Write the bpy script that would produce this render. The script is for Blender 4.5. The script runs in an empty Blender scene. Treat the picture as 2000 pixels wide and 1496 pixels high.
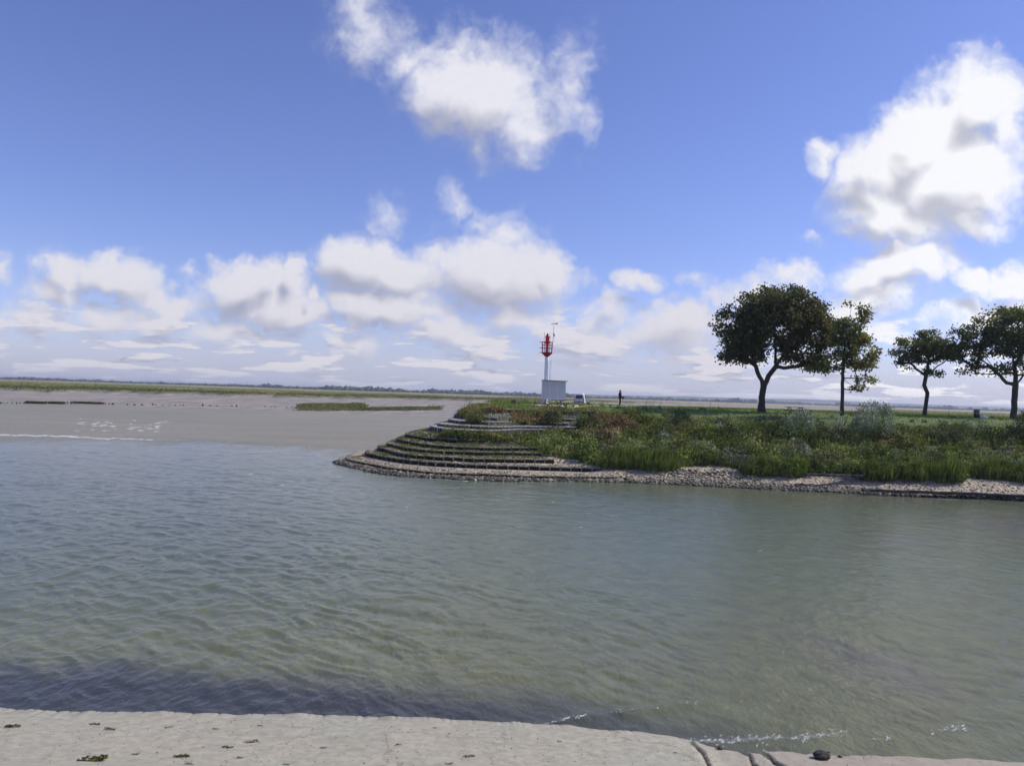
import bpy, bmesh, math, random
import numpy as np
from mathutils import Vector, Matrix, Quaternion
random.seed(7)
RNG = np.random.default_rng(7)
S = bpy.context.scene
COL = S.collection
R = math.radians

# ------------------------------------------------------------------ camera
EYE = 5.8                       # metres above the water
F = 1480.0                      # focal length in pixels of a 2000 px wide frame
ROLL = math.atan(0.0322)
PITCH = math.atan(22.7 / F)
cr, sr, cp, sp = math.cos(ROLL), math.sin(ROLL), math.cos(PITCH), math.sin(PITCH)
FWD = Vector((0, cp, sp))
UP0 = Vector((0, -sp, cp)); RT0 = Vector((1, 0, 0))
CR = RT0 * cr + UP0 * sr
CU = UP0 * cr - RT0 * sr
cam_d = bpy.data.cameras.new('camera'); cam = bpy.data.objects.new('camera', cam_d); COL.objects.link(cam)
cam_d.sensor_width = 36; cam_d.lens = 36 * F / 2000; cam_d.clip_start = 0.1; cam_d.clip_end = 30000
M = Matrix((CR, CU, -FWD)).transposed().to_4x4(); M.translation = Vector((0, 0, EYE))
cam.matrix_world = M
S.camera = cam

# ------------------------------------------------------------------ sun, sky
SUN_AZ = R(79)                  # from +Y (the view) towards +X
SUN_EL = R(43)
sd = bpy.data.lights.new('sun', 'SUN'); sun = bpy.data.objects.new('sun', sd); COL.objects.link(sun)
sd.energy = 4.2; sd.angle = R(0.5); sd.color = (1.0, 0.95, 0.87)
sdir = Vector((math.sin(SUN_AZ) * math.cos(SUN_EL), math.cos(SUN_AZ) * math.cos(SUN_EL), math.sin(SUN_EL)))
sun.rotation_euler = (-sdir).to_track_quat('-Z', 'Y').to_euler()
S.view_settings.view_transform = 'Standard'; S.view_settings.look = 'None'
S.view_settings.gamma = 1; S.view_settings.exposure = 0.0; S.view_settings.use_curve_mapping = False
S.cycles.max_bounces = 6; S.cycles.diffuse_bounces = 3; S.cycles.glossy_bounces = 3
S.cycles.transmission_bounces = 4; S.cycles.volume_bounces = 0; S.cycles.transparent_max_bounces = 8
S.cycles.use_adaptive_sampling = True; S.cycles.adaptive_threshold = 0.02; S.cycles.adaptive_min_samples = 12
S.cycles.caustics_reflective = False; S.cycles.caustics_refractive = False

def lin(r, g, b):
    f = lambda c: (c / 255 / 12.92) if c / 255 <= 0.04045 else ((c / 255 + 0.055) / 1.055) ** 2.4
    return (f(r), f(g), f(b))

def ray(px, py):
    d = CR * ((px - 1000) / F) - CU * ((py - 748) / F) + FWD
    return d
def at_d(px, py, d):            # point seen at a pixel, at depth d along +Y
    r = ray(px, py); r = r * (d / r.y)
    return Vector((r.x, r.y, EYE + r.z))
def at_z(px, py, z):            # point seen at a pixel, at height z
    r = ray(px, py); r = r * ((z - EYE) / r.z)
    return Vector((r.x, r.y, EYE + r.z))
CRn, CUn, FWn = np.array(CR), np.array(CU), np.array(FWD)
def proj(P):                    # (N,3) -> pixel x, y
    P = np.asarray(P, float) - np.array([0, 0, EYE])
    w = np.maximum(P @ FWn, 1e-3)
    return 1000 + F * (P @ CRn) / w, 748 - F * (P @ CUn) / w

# ------------------------------------------------------------------ node helpers
class NT:
    def __init__(s, tree): s.t = tree; s.n = tree.nodes; s.l = tree.links
    def new(s, kind, **kw):
        n = s.n.new(kind)
        for k, v in kw.items(): setattr(n, k, v)
        return n
    def set(s, sock, v):
        if isinstance(v, bpy.types.NodeSocket): s.l.new(v, sock)
        elif v is not None: sock.default_value = v
    def math(s, op, a, b=None, c=None, clamp=False):
        n = s.new('ShaderNodeMath', operation=op, use_clamp=clamp)
        s.set(n.inputs[0], a); s.set(n.inputs[1], b)
        if c is not None: s.set(n.inputs[2], c)
        return n.outputs[0]
    def vmath(s, op, a, b=None, scale=None):
        n = s.new('ShaderNodeVectorMath', operation=op)
        s.set(n.inputs[0], a)
        if b is not None: s.set(n.inputs[1], b)
        if scale is not None: s.set(n.inputs['Scale'], scale)
        return n.outputs['Value'] if op in ('LENGTH', 'DOT_PRODUCT', 'DISTANCE') else n.outputs['Vector']
    def noise(s, vec, scale, detail=4, rough=0.55, dist=0, color=False, lac=2.0, dim='3D'):
        n = s.new('ShaderNodeTexNoise', noise_dimensions=dim)
        if vec is not None: s.l.new(vec, n.inputs['Vector'])
        n.inputs['Scale'].default_value = scale; n.inputs['Detail'].default_value = detail
        n.inputs['Roughness'].default_value = rough; n.inputs['Distortion'].default_value = dist
        n.inputs['Lacunarity'].default_value = lac
        return n.outputs['Color' if color else 'Fac']
    def smooth(s, v, lo, hi, a=0.0, b=1.0, kind='SMOOTHSTEP'):
        n = s.new('ShaderNodeMapRange', interpolation_type=kind)
        s.set(n.inputs[0], v); s.set(n.inputs[1], lo); s.set(n.inputs[2], hi); s.set(n.inputs[3], a); s.set(n.inputs[4], b)
        return n.outputs[0]
    def mix(s, f, a, b, mode='MIX'):
        n = s.new('ShaderNodeMix', data_type='RGBA', blend_type=mode)
        s.set(n.inputs[0], f)
        for i, v in ((6, a), (7, b)):
            if isinstance(v, tuple) and len(v) == 3: v = (*v, 1)
            s.set(n.inputs[i], v)
        return n.outputs[2]
    def xyz(s, v):
        n = s.new('ShaderNodeSeparateXYZ'); s.l.new(v, n.inputs[0]); return n.outputs
    def comb(s, x, y, z=0.0):
        n = s.new('ShaderNodeCombineXYZ'); s.set(n.inputs[0], x); s.set(n.inputs[1], y); s.set(n.inputs[2], z); return n.outputs[0]
    def mapping(s, vec, scale=(1, 1, 1), rot=(0, 0, 0), loc=(0, 0, 0), kind='POINT'):
        n = s.new('ShaderNodeMapping', vector_type=kind); s.l.new(vec, n.inputs[0])
        n.inputs['Scale'].default_value = scale; n.inputs['Rotation'].default_value = rot; n.inputs['Location'].default_value = loc
        return n.outputs[0]

# ------------------------------------------------------------------ world: Nishita sky with cumulus at infinity
# clouds are laid out by direction on the dome: u = dx/dy, v = dz/dy.  (px,py,rx,ry,tilt,strength) per puff
PUFFS = [
 # high torn cloud
 (925,175,160,125,10,1.1),(900,75,34,62,8,.62),(970,110,60,70,-10,.72),(800,110,105,60,-25,.72),(715,70,90,95,10,.56),(700,20,75,60,0,.5),
 (1010,235,95,70,20,.82),(880,240,90,60,0,.66),(1105,165,66,125,12,.58),(1130,225,42,95,0,.50),(950,285,90,46,0,.5),
 # big bright cloud
 (1905,205,118,100,-35,1.2),(1800,275,150,95,-38,1.25),(1860,340,150,112,0,1.3),(1720,335,95,88,-20,1.15),(1755,415,145,70,10,1.2),(1612,312,46,36,0,.85),(1962,255,60,95,0,.9),
 (1600,460,50,22,0,.4),(1890,415,90,55,0,.85),
 # below it
 (1760,525,120,52,-15,.95),(1690,585,130,42,-12,.8),(1560,530,75,34,0,.62),(1250,560,58,28,0,.85),(1380,548,50,26,0,.5),(1905,548,72,34,0,.95),(1985,540,60,40,0,.9),(1930,615,150,45,-10,.8),(1500,600,120,55,0,.7),
 # middle pair
 (960,540,160,80,0,1.1),(1050,520,70,55,0,.85),(985,455,85,60,20,.55),(880,400,42,60,0,.48),(935,430,60,50,0,.45),(752,412,50,60,0,.40),
 (715,520,120,62,5,1.08),(780,545,90,55,0,.95),(760,612,150,38,0,1.05),(690,600,80,32,0,.85),
 (485,560,84,55,15,1.05),(566,540,42,46,0,.95),(545,602,110,42,0,1.0),(606,575,22,24,0,.8),
 (215,538,92,50,12,1.0),(110,530,66,48,0,.68),(100,575,66,34,0,.6),(350,590,120,36,0,.68),(365,535,34,20,0,.42),(0,525,55,45,0,.5),
 (60,625,130,34,0,.72),(230,628,130,36,0,.74),(450,650,130,30,0,.66),(660,665,150,30,0,.7),(870,650,140,36,0,.78),(1030,625,110,44,0,.78),(1180,615,60,40,0,.72),(1130,665,160,46,0,.8),(1330,650,150,56,-8,.86),
]
def uv(px, py):
    r = ray(px, py); return r.x / r.y, r.z / r.y
world = bpy.data.worlds.new('World'); S.world = world; world.use_nodes = True
W = NT(world.node_tree); W.n.clear()
def cloud_group(name, fine):
    grp = bpy.data.node_groups.new(name, 'ShaderNodeTree')
    grp.interface.new_socket('P', in_out='INPUT', socket_type='NodeSocketVector')
    grp.interface.new_socket('D', in_out='OUTPUT', socket_type='NodeSocketFloat')
    G = NT(grp)
    gi = G.new('NodeGroupInput'); go = G.new('NodeGroupOutput')
    P0 = gi.outputs[0]
    wl = G.vmath('SUBTRACT', G.noise(P0, 9, 4 if fine else 2, .62, color=True, dim='2D'), (0.5, 0.5, 0.5))
    Pw = G.vmath('ADD', P0, G.vmath('SCALE', wl, scale=0.085))
    acc = None
    for (px, py, rx, ry, tl, st) in PUFFS:
        if py > 600: st *= .84
        u, v = uv(px, py)
        m = G.mapping(Pw, scale=(rx * 1.35 / F, ry * 1.35 / F, 1), rot=(0, 0, -R(tl) - ROLL), loc=(u, v, 0), kind='TEXTURE')
        g = G.new('ShaderNodeTexGradient', gradient_type='SPHERICAL'); G.l.new(m, g.inputs[0])
        d = G.math('MULTIPLY', g.outputs['Fac'], st)
        acc = d if acc is None else G.math('MAXIMUM', acc, d)
    fx = G.xyz(P0)
    # low banks of far cumulus, flattened by perspective
    vs = G.math('POWER', G.math('MAXIMUM', fx[1], 0.004), 0.62)
    Pl = G.comb(G.math('MULTIPLY', fx[0], 9.0), G.math('MULTIPLY', vs, 27.0), 0)
    low = G.noise(Pl, 1.0, 6 if fine else 3, .58, dim='2D')
    lowm = G.smooth(fx[1], 0.17, 0.05)
    lowd = G.math('MULTIPLY', G.smooth(low, .43, .70), G.math('MULTIPLY', lowm, .85))
    acc = G.math('SMOOTH_MAX', acc, lowd, 0.15)
    det = G.noise(P0, 20, 7 if fine else 2, .60, dim='2D')
    if fine:
        vo = G.new('ShaderNodeTexVoronoi', voronoi_dimensions='2D', feature='SMOOTH_F1', normalize=True); G.l.new(Pw, vo.inputs['Vector'])
        vo.inputs['Scale'].default_value = 26; vo.inputs['Detail'].default_value = 2.5; vo.inputs['Roughness'].default_value = .55; vo.inputs['Smoothness'].default_value = .25
        det = G.math('ADD', G.math('MULTIPLY', det, .62), G.math('MULTIPLY', G.math('SUBTRACT', .60, vo.outputs['Distance']), .62))
    dn = G.math('MULTIPLY', G.math('SUBTRACT', det, 0.5), 0.85 if fine else 0.25)
    gate = G.smooth(acc, 0.0, 0.22)
    G.l.new(G.math('ADD', acc, G.math('MULTIPLY', dn, gate)), go.inputs[0])
    return grp
grp = cloud_group('cloud_field', True); grp2 = cloud_group('cloud_field_soft', False)

tc = W.new('ShaderNodeTexCoord')
d = W.xyz(tc.outputs['Generated'])
ay = W.math('MAXIMUM', W.math('ABSOLUTE', d[1]), 0.12)
P = W.comb(W.math('DIVIDE', d[0], ay), W.math('DIVIDE', d[2], ay), 0)
def field(off=None):
    n = W.new('ShaderNodeGroup'); n.node_tree = grp2 if off is not None else grp
    W.l.new(W.vmath('ADD', P, off) if off is not None else P, n.inputs[0]); return n.outputs[0]
D0 = field(); Ds = field((0, 0, 0)); D1 = field(W.vmath('SCALE', (0.024, 0.050, 0), scale=W.smooth(W.xyz(P)[1], .05, .34, .42, 1.0, 'LINEAR')))
vv = W.xyz(P)[1]
alpha = W.smooth(D0, 0.06, W.smooth(vv, .12, .30, .56, .78))
shade = W.smooth(W.math('ADD', W.math('SUBTRACT', Ds, W.math('MULTIPLY', D1, 1.12)), W.math('MULTIPLY', W.math('SUBTRACT', D0, Ds), 0.35)), -0.60, 0.18)
c_sh = W.mix(W.smooth(vv, 0.03, 0.25), lin(166,168,190), lin(176,178,194))
c_lt = W.mix(W.smooth(vv, 0.02, 0.30), lin(220,218,227), lin(234,234,243))
c_lt = W.mix(W.smooth(W.xyz(P)[0], 0.25, 0.55), c_lt, lin(252,252,255))
shade = W.math('ADD', shade, W.smooth(W.xyz(P)[0], .28, .55, 0, .22), clamp=True)
ccol = W.mix(shade, c_sh, c_lt)
sky = W.new('ShaderNodeTexSky', sky_type='NISHITA')
sky.sun_disc = False; sky.sun_elevation = SUN_EL; sky.sun_rotation = SUN_AZ
sky.altitude = 0; sky.air_density = 1.0; sky.dust_density = 0.25; sky.ozone_density = 1.0
STR = 0.10
skyc = W.mix(1.0, sky.outputs[0], (.98, .97, 1.46), 'MULTIPLY')
cs = W.vmath('SCALE', ccol, scale=1 / STR)
# far haze low over the horizon
hz = W.smooth(vv, 0.10, 0.0, 0.0, 0.75)
skyh = W.mix(hz, skyc, tuple(c / STR for c in lin(176, 184, 212)))
fin = W.mix(W.math('MULTIPLY', alpha, W.smooth(vv, -0.005, 0.035, 0.35, 0.97)), skyh, cs)
bg = W.new('ShaderNodeBackground'); W.l.new(fin, bg.inputs[0]); bg.inputs[1].default_value = STR
wo = W.new('ShaderNodeOutputWorld'); W.l.new(bg.outputs[0], wo.inputs[0])
#SKYEND
# ------------------------------------------------------------------ mesh helpers
def tag(o, label=None, cat=None, group=None, kind=None):
    for k, v in (('label', label), ('category', cat), ('group', group), ('kind', kind)):
        if v: o[k] = v
    return o
def link(name, me, mat=None, parent=None, loc=None):
    o = bpy.data.objects.new(name, me); COL.objects.link(o)
    if mat and not me.materials: me.materials.append(mat)
    if parent: o.parent = parent
    if loc is not None: o.location = loc
    return o
def empty(name, loc, rz=0.0):
    o = bpy.data.objects.new(name, None); COL.objects.link(o); o.location = loc; o.rotation_euler = (0, 0, rz)
    o.empty_display_size = 0.3
    return o
def np_mesh(name, V, Fc, tint=None, smooth=False, attr=None):
    V = np.ascontiguousarray(V, np.float32); Fc = np.ascontiguousarray(Fc, np.int32)
    me = bpy.data.meshes.new(name); k = Fc.shape[1]
    me.vertices.add(len(V)); me.vertices.foreach_set('co', V.ravel())
    me.loops.add(Fc.size); me.loops.foreach_set('vertex_index', Fc.ravel())
    me.polygons.add(len(Fc)); me.polygons.foreach_set('loop_start', np.arange(0, Fc.size, k, dtype=np.int32))
    me.polygons.foreach_set('loop_total', np.full(len(Fc), k, np.int32))
    if smooth: me.polygons.foreach_set('use_smooth', np.ones(len(Fc), bool))
    if tint is not None:
        t = np.ones((len(V), 4), np.float32); t[:, :tint.shape[1]] = tint
        a = me.attributes.new('tint', 'FLOAT_COLOR', 'POINT'); a.data.foreach_set('color', t.ravel())
    for nm, val in (attr or {}).items():
        a = me.attributes.new(nm, 'FLOAT', 'POINT'); a.data.foreach_set('value', np.ascontiguousarray(val, np.float32).ravel())
    me.update(calc_edges=True); me.validate()
    return me
class MB:                        # several shaped primitives collected into ONE mesh
    def __init__(s): s.bm = bmesh.new()
    def box(s, c, size, rot=None, bevel=0.0):
        r = bmesh.ops.create_cube(s.bm, size=1.0); vs = r['verts']
        m = Matrix.Translation(Vector(c)) @ (rot.to_matrix().to_4x4() if rot else Matrix()) @ Matrix.Diagonal((*size, 1))
        bmesh.ops.transform(s.bm, matrix=m, verts=vs)
        if bevel:
            es = list({e for v in vs for e in v.link_edges})
            bmesh.ops.bevel(s.bm, geom=es, offset=bevel, segments=2, affect='EDGES', profile=0.5)
        return s
    def tube(s, a, b, r0, r1=None, n=10, caps=True):
        a, b = Vector(a), Vector(b); r1 = r0 if r1 is None else r1
        q = (b - a).to_track_quat('Z', 'Y'); L = (b - a).length
        r = bmesh.ops.create_cone(s.bm, cap_ends=caps, segments=n, radius1=r0, radius2=max(r1, 1e-4), depth=L)
        bmesh.ops.transform(s.bm, matrix=Matrix.Translation((a + b) / 2) @ q.to_matrix().to_4x4(), verts=r['verts'])
        return s
    def lathe(s, prof, c=(0, 0, 0), n=20):
        c = Vector(c); rings = []
        for (r, z) in prof:
            rings.append([s.bm.verts.new(c + Vector((r * math.cos(2 * math.pi * k / n), r * math.sin(2 * math.pi * k / n), z))) for k in range(n)])
        for A, B in zip(rings, rings[1:]):
            for k in range(n): s.bm.faces.new((A[k], A[(k + 1) % n], B[(k + 1) % n], B[k]))
        if prof[0][0] > 1e-3: s.bm.faces.new(rings[0][::-1])
        if prof[-1][0] > 1e-3: s.bm.faces.new(rings[-1])
        return s
    def ring(s, c, R_, r, n=24):
        pts = [Vector(c) + Vector((R_ * math.cos(2 * math.pi * k / n), R_ * math.sin(2 * math.pi * k / n), 0)) for k in range(n)]
        for k in range(n): s.tube(pts[k], pts[(k + 1) % n], r, n=6)
        return s
    def poly(s, pts, th):        # extruded outline: pts in 3-D, th thickness vector
        th = Vector(th)
        A = [s.bm.verts.new(Vector(p)) for p in pts]; B = [s.bm.verts.new(Vector(p) + th) for p in pts]
        s.bm.faces.new(A); s.bm.faces.new(B[::-1]); n = len(A)
        for k in range(n): s.bm.faces.new((A[k], B[k], B[(k + 1) % n], A[(k + 1) % n]))
        return s
    def ball(s, c, r, sub=2, scale=(1, 1, 1)):
        q = bmesh.ops.create_icosphere(s.bm, subdivisions=sub, radius=r)
        bmesh.ops.transform(s.bm, matrix=Matrix.Translation(Vector(c)) @ Matrix.Diagonal((*scale, 1)), verts=q['verts'])
        return s
    def build(s, name, mat, parent=None, loc=None, smooth=False):
        bmesh.ops.recalc_face_normals(s.bm, faces=s.bm.faces)
        me = bpy.data.meshes.new(name); s.bm.to_mesh(me); s.bm.free()
        if smooth:
            for p in me.polygons: p.use_smooth = True
            me.set_sharp_from_angle(angle=R(40))
        return link(name, me, mat, parent, loc)

# vectorised gradient noise
_perm = RNG.permutation(512).astype(np.int64); _perm = np.concatenate([_perm, _perm])
_gr = np.stack([np.cos(np.arange(512) * 2.399), np.sin(np.arange(512) * 2.399)], 1)
def perlin(x, y):
    xi = np.floor(x).astype(np.int64); yi = np.floor(y).astype(np.int64); xf = x - xi; yf = y - yi
    u = xf * xf * xf * (xf * (xf * 6 - 15) + 10); v = yf * yf * yf * (yf * (yf * 6 - 15) + 10)
    def g(ix, iy, fx, fy):
        h = _perm[_perm[ix & 511] + (iy & 511)]; q = _gr[h & 511]; return q[..., 0] * fx + q[..., 1] * fy
    a = g(xi, yi, xf, yf); b = g(xi + 1, yi, xf - 1, yf); c = g(xi, yi + 1, xf, yf - 1); d_ = g(xi + 1, yi + 1, xf - 1, yf - 1)
    return (a + u * (b - a) + v * ((c + u * (d_ - c)) - (a + u * (b - a)))) * 1.5
def fbm(x, y, o=4, g=0.5):
    s_ = 0; a = 1.0; t = 0
    for k in range(o): s_ = s_ + a * perlin(x * 2 ** k + 17.3 * k, y * 2 ** k - 9.1 * k); t += a; a *= g
    return s_ / t
def sstep(x, a, b):
    t = np.clip((x - a) / (b - a), 0, 1); return t * t * (3 - 2 * t)
def grid_faces(nr, nc, wrap=False):
    i = np.arange(nr - 1)[:, None] * nc; j = np.arange(nc - 1)[None, :]
    a = (i + j).ravel(); return np.stack([a, a + 1, a + nc + 1, a + nc], 1)
def inside(poly, x, y):
    r = np.zeros(np.shape(x), bool); n = len(poly)
    for k in range(n):
        x1, y1 = poly[k]; x2, y2 = poly[(k + 1) % n]
        c = ((y1 > y) != (y2 > y)) & (x < (x2 - x1) * (y - y1) / ((y2 - y1) if y2 != y1 else 1e-9) + x1)
        r ^= c
    return r

# ------------------------------------------------------------------ materials
def mat_base(name):
    m = bpy.data.materials.new(name); m.use_nodes = True
    t = NT(m.node_tree); b = t.n['Principled BSDF']; return m, t, b
def plain(name, col, rough=0.6, metal=0.0, vary=0.15, scale=3.0, bump=0.0, spec=0.5):
    m, t, b = mat_base(name)
    tcn = t.new('ShaderNodeTexCoord').outputs['Object']
    n = t.noise(tcn, scale, 5, .6)
    c = t.mix(t.smooth(n, .3, .7), tuple(max(0, k * (1 - vary)) for k in col), tuple(min(1, k * (1 + vary)) for k in col))
    t.l.new(c, b.inputs['Base Color']); b.inputs['Roughness'].default_value = rough; b.inputs['Metallic'].default_value = metal
    b.inputs['Specular IOR Level'].default_value = spec
    if bump:
        bn = t.new('ShaderNodeBump'); bn.inputs['Strength'].default_value = bump; bn.inputs['Distance'].default_value = 0.02
        t.l.new(t.noise(tcn, scale * 6, 5, .6), bn.inputs['Height']); t.l.new(bn.outputs[0], b.inputs['Normal'])
    return m
def leaf_mat(name, trans=0.3, rough=0.55, vary=0.35, gain=1.75):
    m, t, b = mat_base(name)
    at = t.new('ShaderNodeAttribute', attribute_name='tint')
    tcn = t.new('ShaderNodeTexCoord').outputs['Object']
    n = t.noise(tcn, 1.7, 4, .6)
    c = t.mix(1.0, at.outputs['Color'], t.mix(t.smooth(n, .3, .7), (gain * (1 - vary),) * 3, (gain * (1 + vary),) * 3), 'MULTIPLY')
    t.l.new(c, b.inputs['Base Color']); b.inputs['Roughness'].default_value = rough + .2; b.inputs['Specular IOR Level'].default_value = 0.15
    tr = t.new('ShaderNodeBsdfTranslucent'); t.l.new(t.mix(1.0, c, (1.25, 1.3, .7), 'MULTIPLY'), tr.inputs[0])
    mx = t.new('ShaderNodeMixShader'); mx.inputs[0].default_value = trans
    t.l.new(b.outputs[0], mx.inputs[1]); t.l.new(tr.outputs[0], mx.inputs[2])
    t.l.new(mx.outputs[0], t.n['Material Output'].inputs[0])
    return m
M_leaf = leaf_mat('leaf', 0.16); M_grass = leaf_mat('grass_blade', 0.22); M_silver = leaf_mat('silver_leaf', 0.12, 0.4)
M_bark = plain('bark', (0.055, 0.045, 0.038), 0.85, vary=0.35, scale=4, bump=0.6)
M_stem = plain('stem', (0.10, 0.08, 0.05), 0.8, vary=0.3)

# ------------------------------------------------------------------ foliage generators
def leaf_cards(C, L, Wd, col, up=0.0, jit=0.25, dirs=None, droop=0.0):
    """diamond leaves at centres C (N,3); returns V,F,tint"""
    N = len(C)
    n = RNG.normal(size=(N, 3)); n /= np.linalg.norm(n, axis=1, keepdims=True)
    if dirs is None:
        d = RNG.normal(size=(N, 3)); d[:, 2] += up; d[:, 2] -= droop
    else: d = dirs + RNG.normal(size=(N, 3)) * jit
    d /= np.linalg.norm(d, axis=1, keepdims=True) + 1e-9
    s_ = np.cross(d, n); s_ /= np.linalg.norm(s_, axis=1, keepdims=True) + 1e-9
    nn = np.cross(s_, d)
    L = np.broadcast_to(L, (N,))[:, None] * RNG.uniform(.7, 1.3, (N, 1)); Wd = np.broadcast_to(Wd, (N,))[:, None] * RNG.uniform(.7, 1.3, (N, 1))
    b = C - d * L * .5; tip = C + d * L * .5; mid = C - d * L * .05
    V = np.stack([b, mid + s_ * Wd * .5 + nn * Wd * .15, tip, mid - s_ * Wd * .5 + nn * Wd * .15], 1).reshape(-1, 3)
    Fc = np.arange(4 * N).reshape(N, 4)
    T = np.repeat(np.asarray(col, float) * RNG.uniform(.8, 1.2, (N, 1)), 4, 0)
    return V, Fc, T
def blades(B, H, Wd, col, lean=0.25, wind=(0.35, 0.0)):
    """grass blades rooted at B: narrow bent strips of two quads"""
    N = len(B); a = RNG.uniform(0, 2 * np.pi, N)
    H = np.broadcast_to(H, (N,)) * RNG.uniform(.6, 1.25, N); Wd = np.broadcast_to(Wd, (N,)) * RNG.uniform(.7, 1.3, N)
    l = RNG.uniform(.2, 1, N) * lean * H
    dx = np.cos(a) * l + wind[0] * H * .5; dy = np.sin(a) * l + wind[1] * H * .5
    sx = -np.sin(a) * Wd * .5; sy = np.cos(a) * Wd * .5
    z0 = np.zeros(N)
    def p(fx, fz, w): return np.stack([B[:, 0] + dx * fx + sx * w, B[:, 1] + dy * fx + sy * w, B[:, 2] + H * fz], 1)
    V = np.stack([p(0, 0, 1), p(0, 0, -1), p(.3, .55, .8), p(.3, .55, -.8), p(1, .97, .12), p(1, .97, -.12)], 1).reshape(-1, 3)
    o = np.arange(N)[:, None] * 6
    Fc = np.concatenate([o + np.array([0, 1, 3, 2]), o + np.array([2, 3, 5, 4])])
    T = np.repeat(np.asarray(col, float) * RNG.uniform(.75, 1.3, (N, 1)), 6, 0)
    return V, Fc, T
def join(parts):
    V, Fc, T, o = [], [], [], 0
    for v, f, t in parts: V.append(v); Fc.append(f + o); T.append(t); o += len(v)
    return np.concatenate(V), np.concatenate(Fc), np.concatenate(T)
def tubes(segs, n=6):
    """segs: list of (p0, p1, r0, r1)"""
    p0 = np.array([s[0] for s in segs]); p1 = np.array([s[1] for s in segs]); r0 = np.array([s[2] for s in segs]); r1 = np.array([s[3] for s in segs])
    d_ = p1 - p0; d_ /= np.linalg.norm(d_, axis=1, keepdims=True) + 1e-9
    ref = np.where(np.abs(d_[:, 2:3]) > .9, [[1., 0, 0]], [[0, 0, 1.]])
    u = np.cross(d_, ref); u /= np.linalg.norm(u, axis=1, keepdims=True); v = np.cross(d_, u)
    an = np.arange(n) * 2 * np.pi / n
    ring = u[:, None, :] * np.cos(an)[None, :, None] + v[:, None, :] * np.sin(an)[None, :, None]
    A = p0[:, None, :] - d_[:, None, :] * (r0 * .3)[:, None, None] + ring * r0[:, None, None]; B = p1[:, None, :] + d_[:, None, :] * (r1 * .3)[:, None, None] + ring * r1[:, None, None]
    V = np.concatenate([A, B], 1).reshape(-1, 3)
    o = np.arange(len(segs))[:, None, None] * 2 * n; k = np.arange(n)
    q = np.stack([k, (k + 1) % n, (k + 1) % n + n, k + n], 1)[None]
    return V, (o + q).reshape(-1, 4)

# ------------------------------------------------------------------ the embankment: contours of the headland, tip to the right
COLX = [850, 940, 1030, 1150, 1300, 1500, 1750, 2000, 2400, 2900]
CON = [  # z, left-most points then y at 850(or given) .. 1150
 (0.00, [(655,902),(690,914),(772,929),(850,934),(940,939),(1030,940),(1150,941)]),
 (0.30, [(676,895),(705,902),(790,916),(850,922),(940,925),(1030,929),(1150,932)]),
 (0.70, [(715,883),(735,888),(790,897),(850,902.5),(940,907),(1030,910),(1150,913.6)]),
 (1.05, [(739,872.5),(755,877),(800,887),(850,891),(940,895),(1030,896.5),(1150,899)]),
 (1.35, [(757,865),(775,869.5),(815,876.5),(860,880),(940,882.4),(1030,884),(1150,887)]),
 (1.65, [(776.5,856),(792,860),(825,866),(870,870.5),(940,873.4),(1030,874),(1150,877)]),
 (2.00, [(793,847),(808,850.5),(840,855),(880,857.5),(940,860),(1030,861),(1150,864)]),
 (2.75, [(841,835),(852,837),(875,839),(901,841),(950,841),(1030,838.6),(1150,842)]),
 (2.95, [(859,827.5),(870,829),(890,830.5),(910,831.4),(950,833.5),(1030,833),(1150,835.5)]),
 (3.25, [(877,818.5),(884,820),(900,822),(920,823),(955,824.5),(1030,825),(1150,828.5)]),
 (3.60, [(888,810),(896,811.5),(910,813),(928,814),(960,815.5),(1030,816),(1150,820.5)]),
 (4.35, [(915,793),(922,795),(935,797),(950,798),(970,799),(1030,800),(1150,804)]),
]
def hz_y(px): return 738.5 + 0.0322 * px
BR = {1300: 52.0, 1500: 50.9, 1750: 49.8, 2000: 48.8, 2400: 47.4, 2900: 46.0}
def right_depth(z, px):
    d0 = BR[px]
    return d0 + (2.6 / 1.06) * z if z < 1.06 else d0 + 2.6 + (z - 1.06) * 5.6
ctrl = []
for (z, pts) in CON:
    P_ = [at_z(x, y, z) for (x, y) in pts]
    for px in (1300, 1500, 1750, 2000, 2400, 2900):
        dd_ = right_depth(z, px); r_ = ray(px, hz_y(px)); P_.append(Vector((r_.x / r_.y * dd_, dd_, z)))
    if ctrl:
        for a, b in zip(ctrl[-1], P_):
            if b.y < a.y + 0.45: b.x *= (a.y + 0.45) / b.y; b.y = a.y + 0.45
    ctrl.append(P_)
# lawn crest and lawn middle
T_ = ctrl[-1]
ctrl.append([Vector((p.x + (2.0 if k < 3 else 0.6), max(p.y + 3.2, 79.0 if k > 2 else 0), 4.8)) for k, p in enumerate(T_)])
ctrl.append([Vector((p.x + (5.0 if k < 3 else 0.9), max(p.y + 8.0, 85.0 if k > 2 else 0), 4.92)) for k, p in enumerate(T_)])
ZC = [c[0] for c in CON] + [4.8, 4.92]
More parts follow.
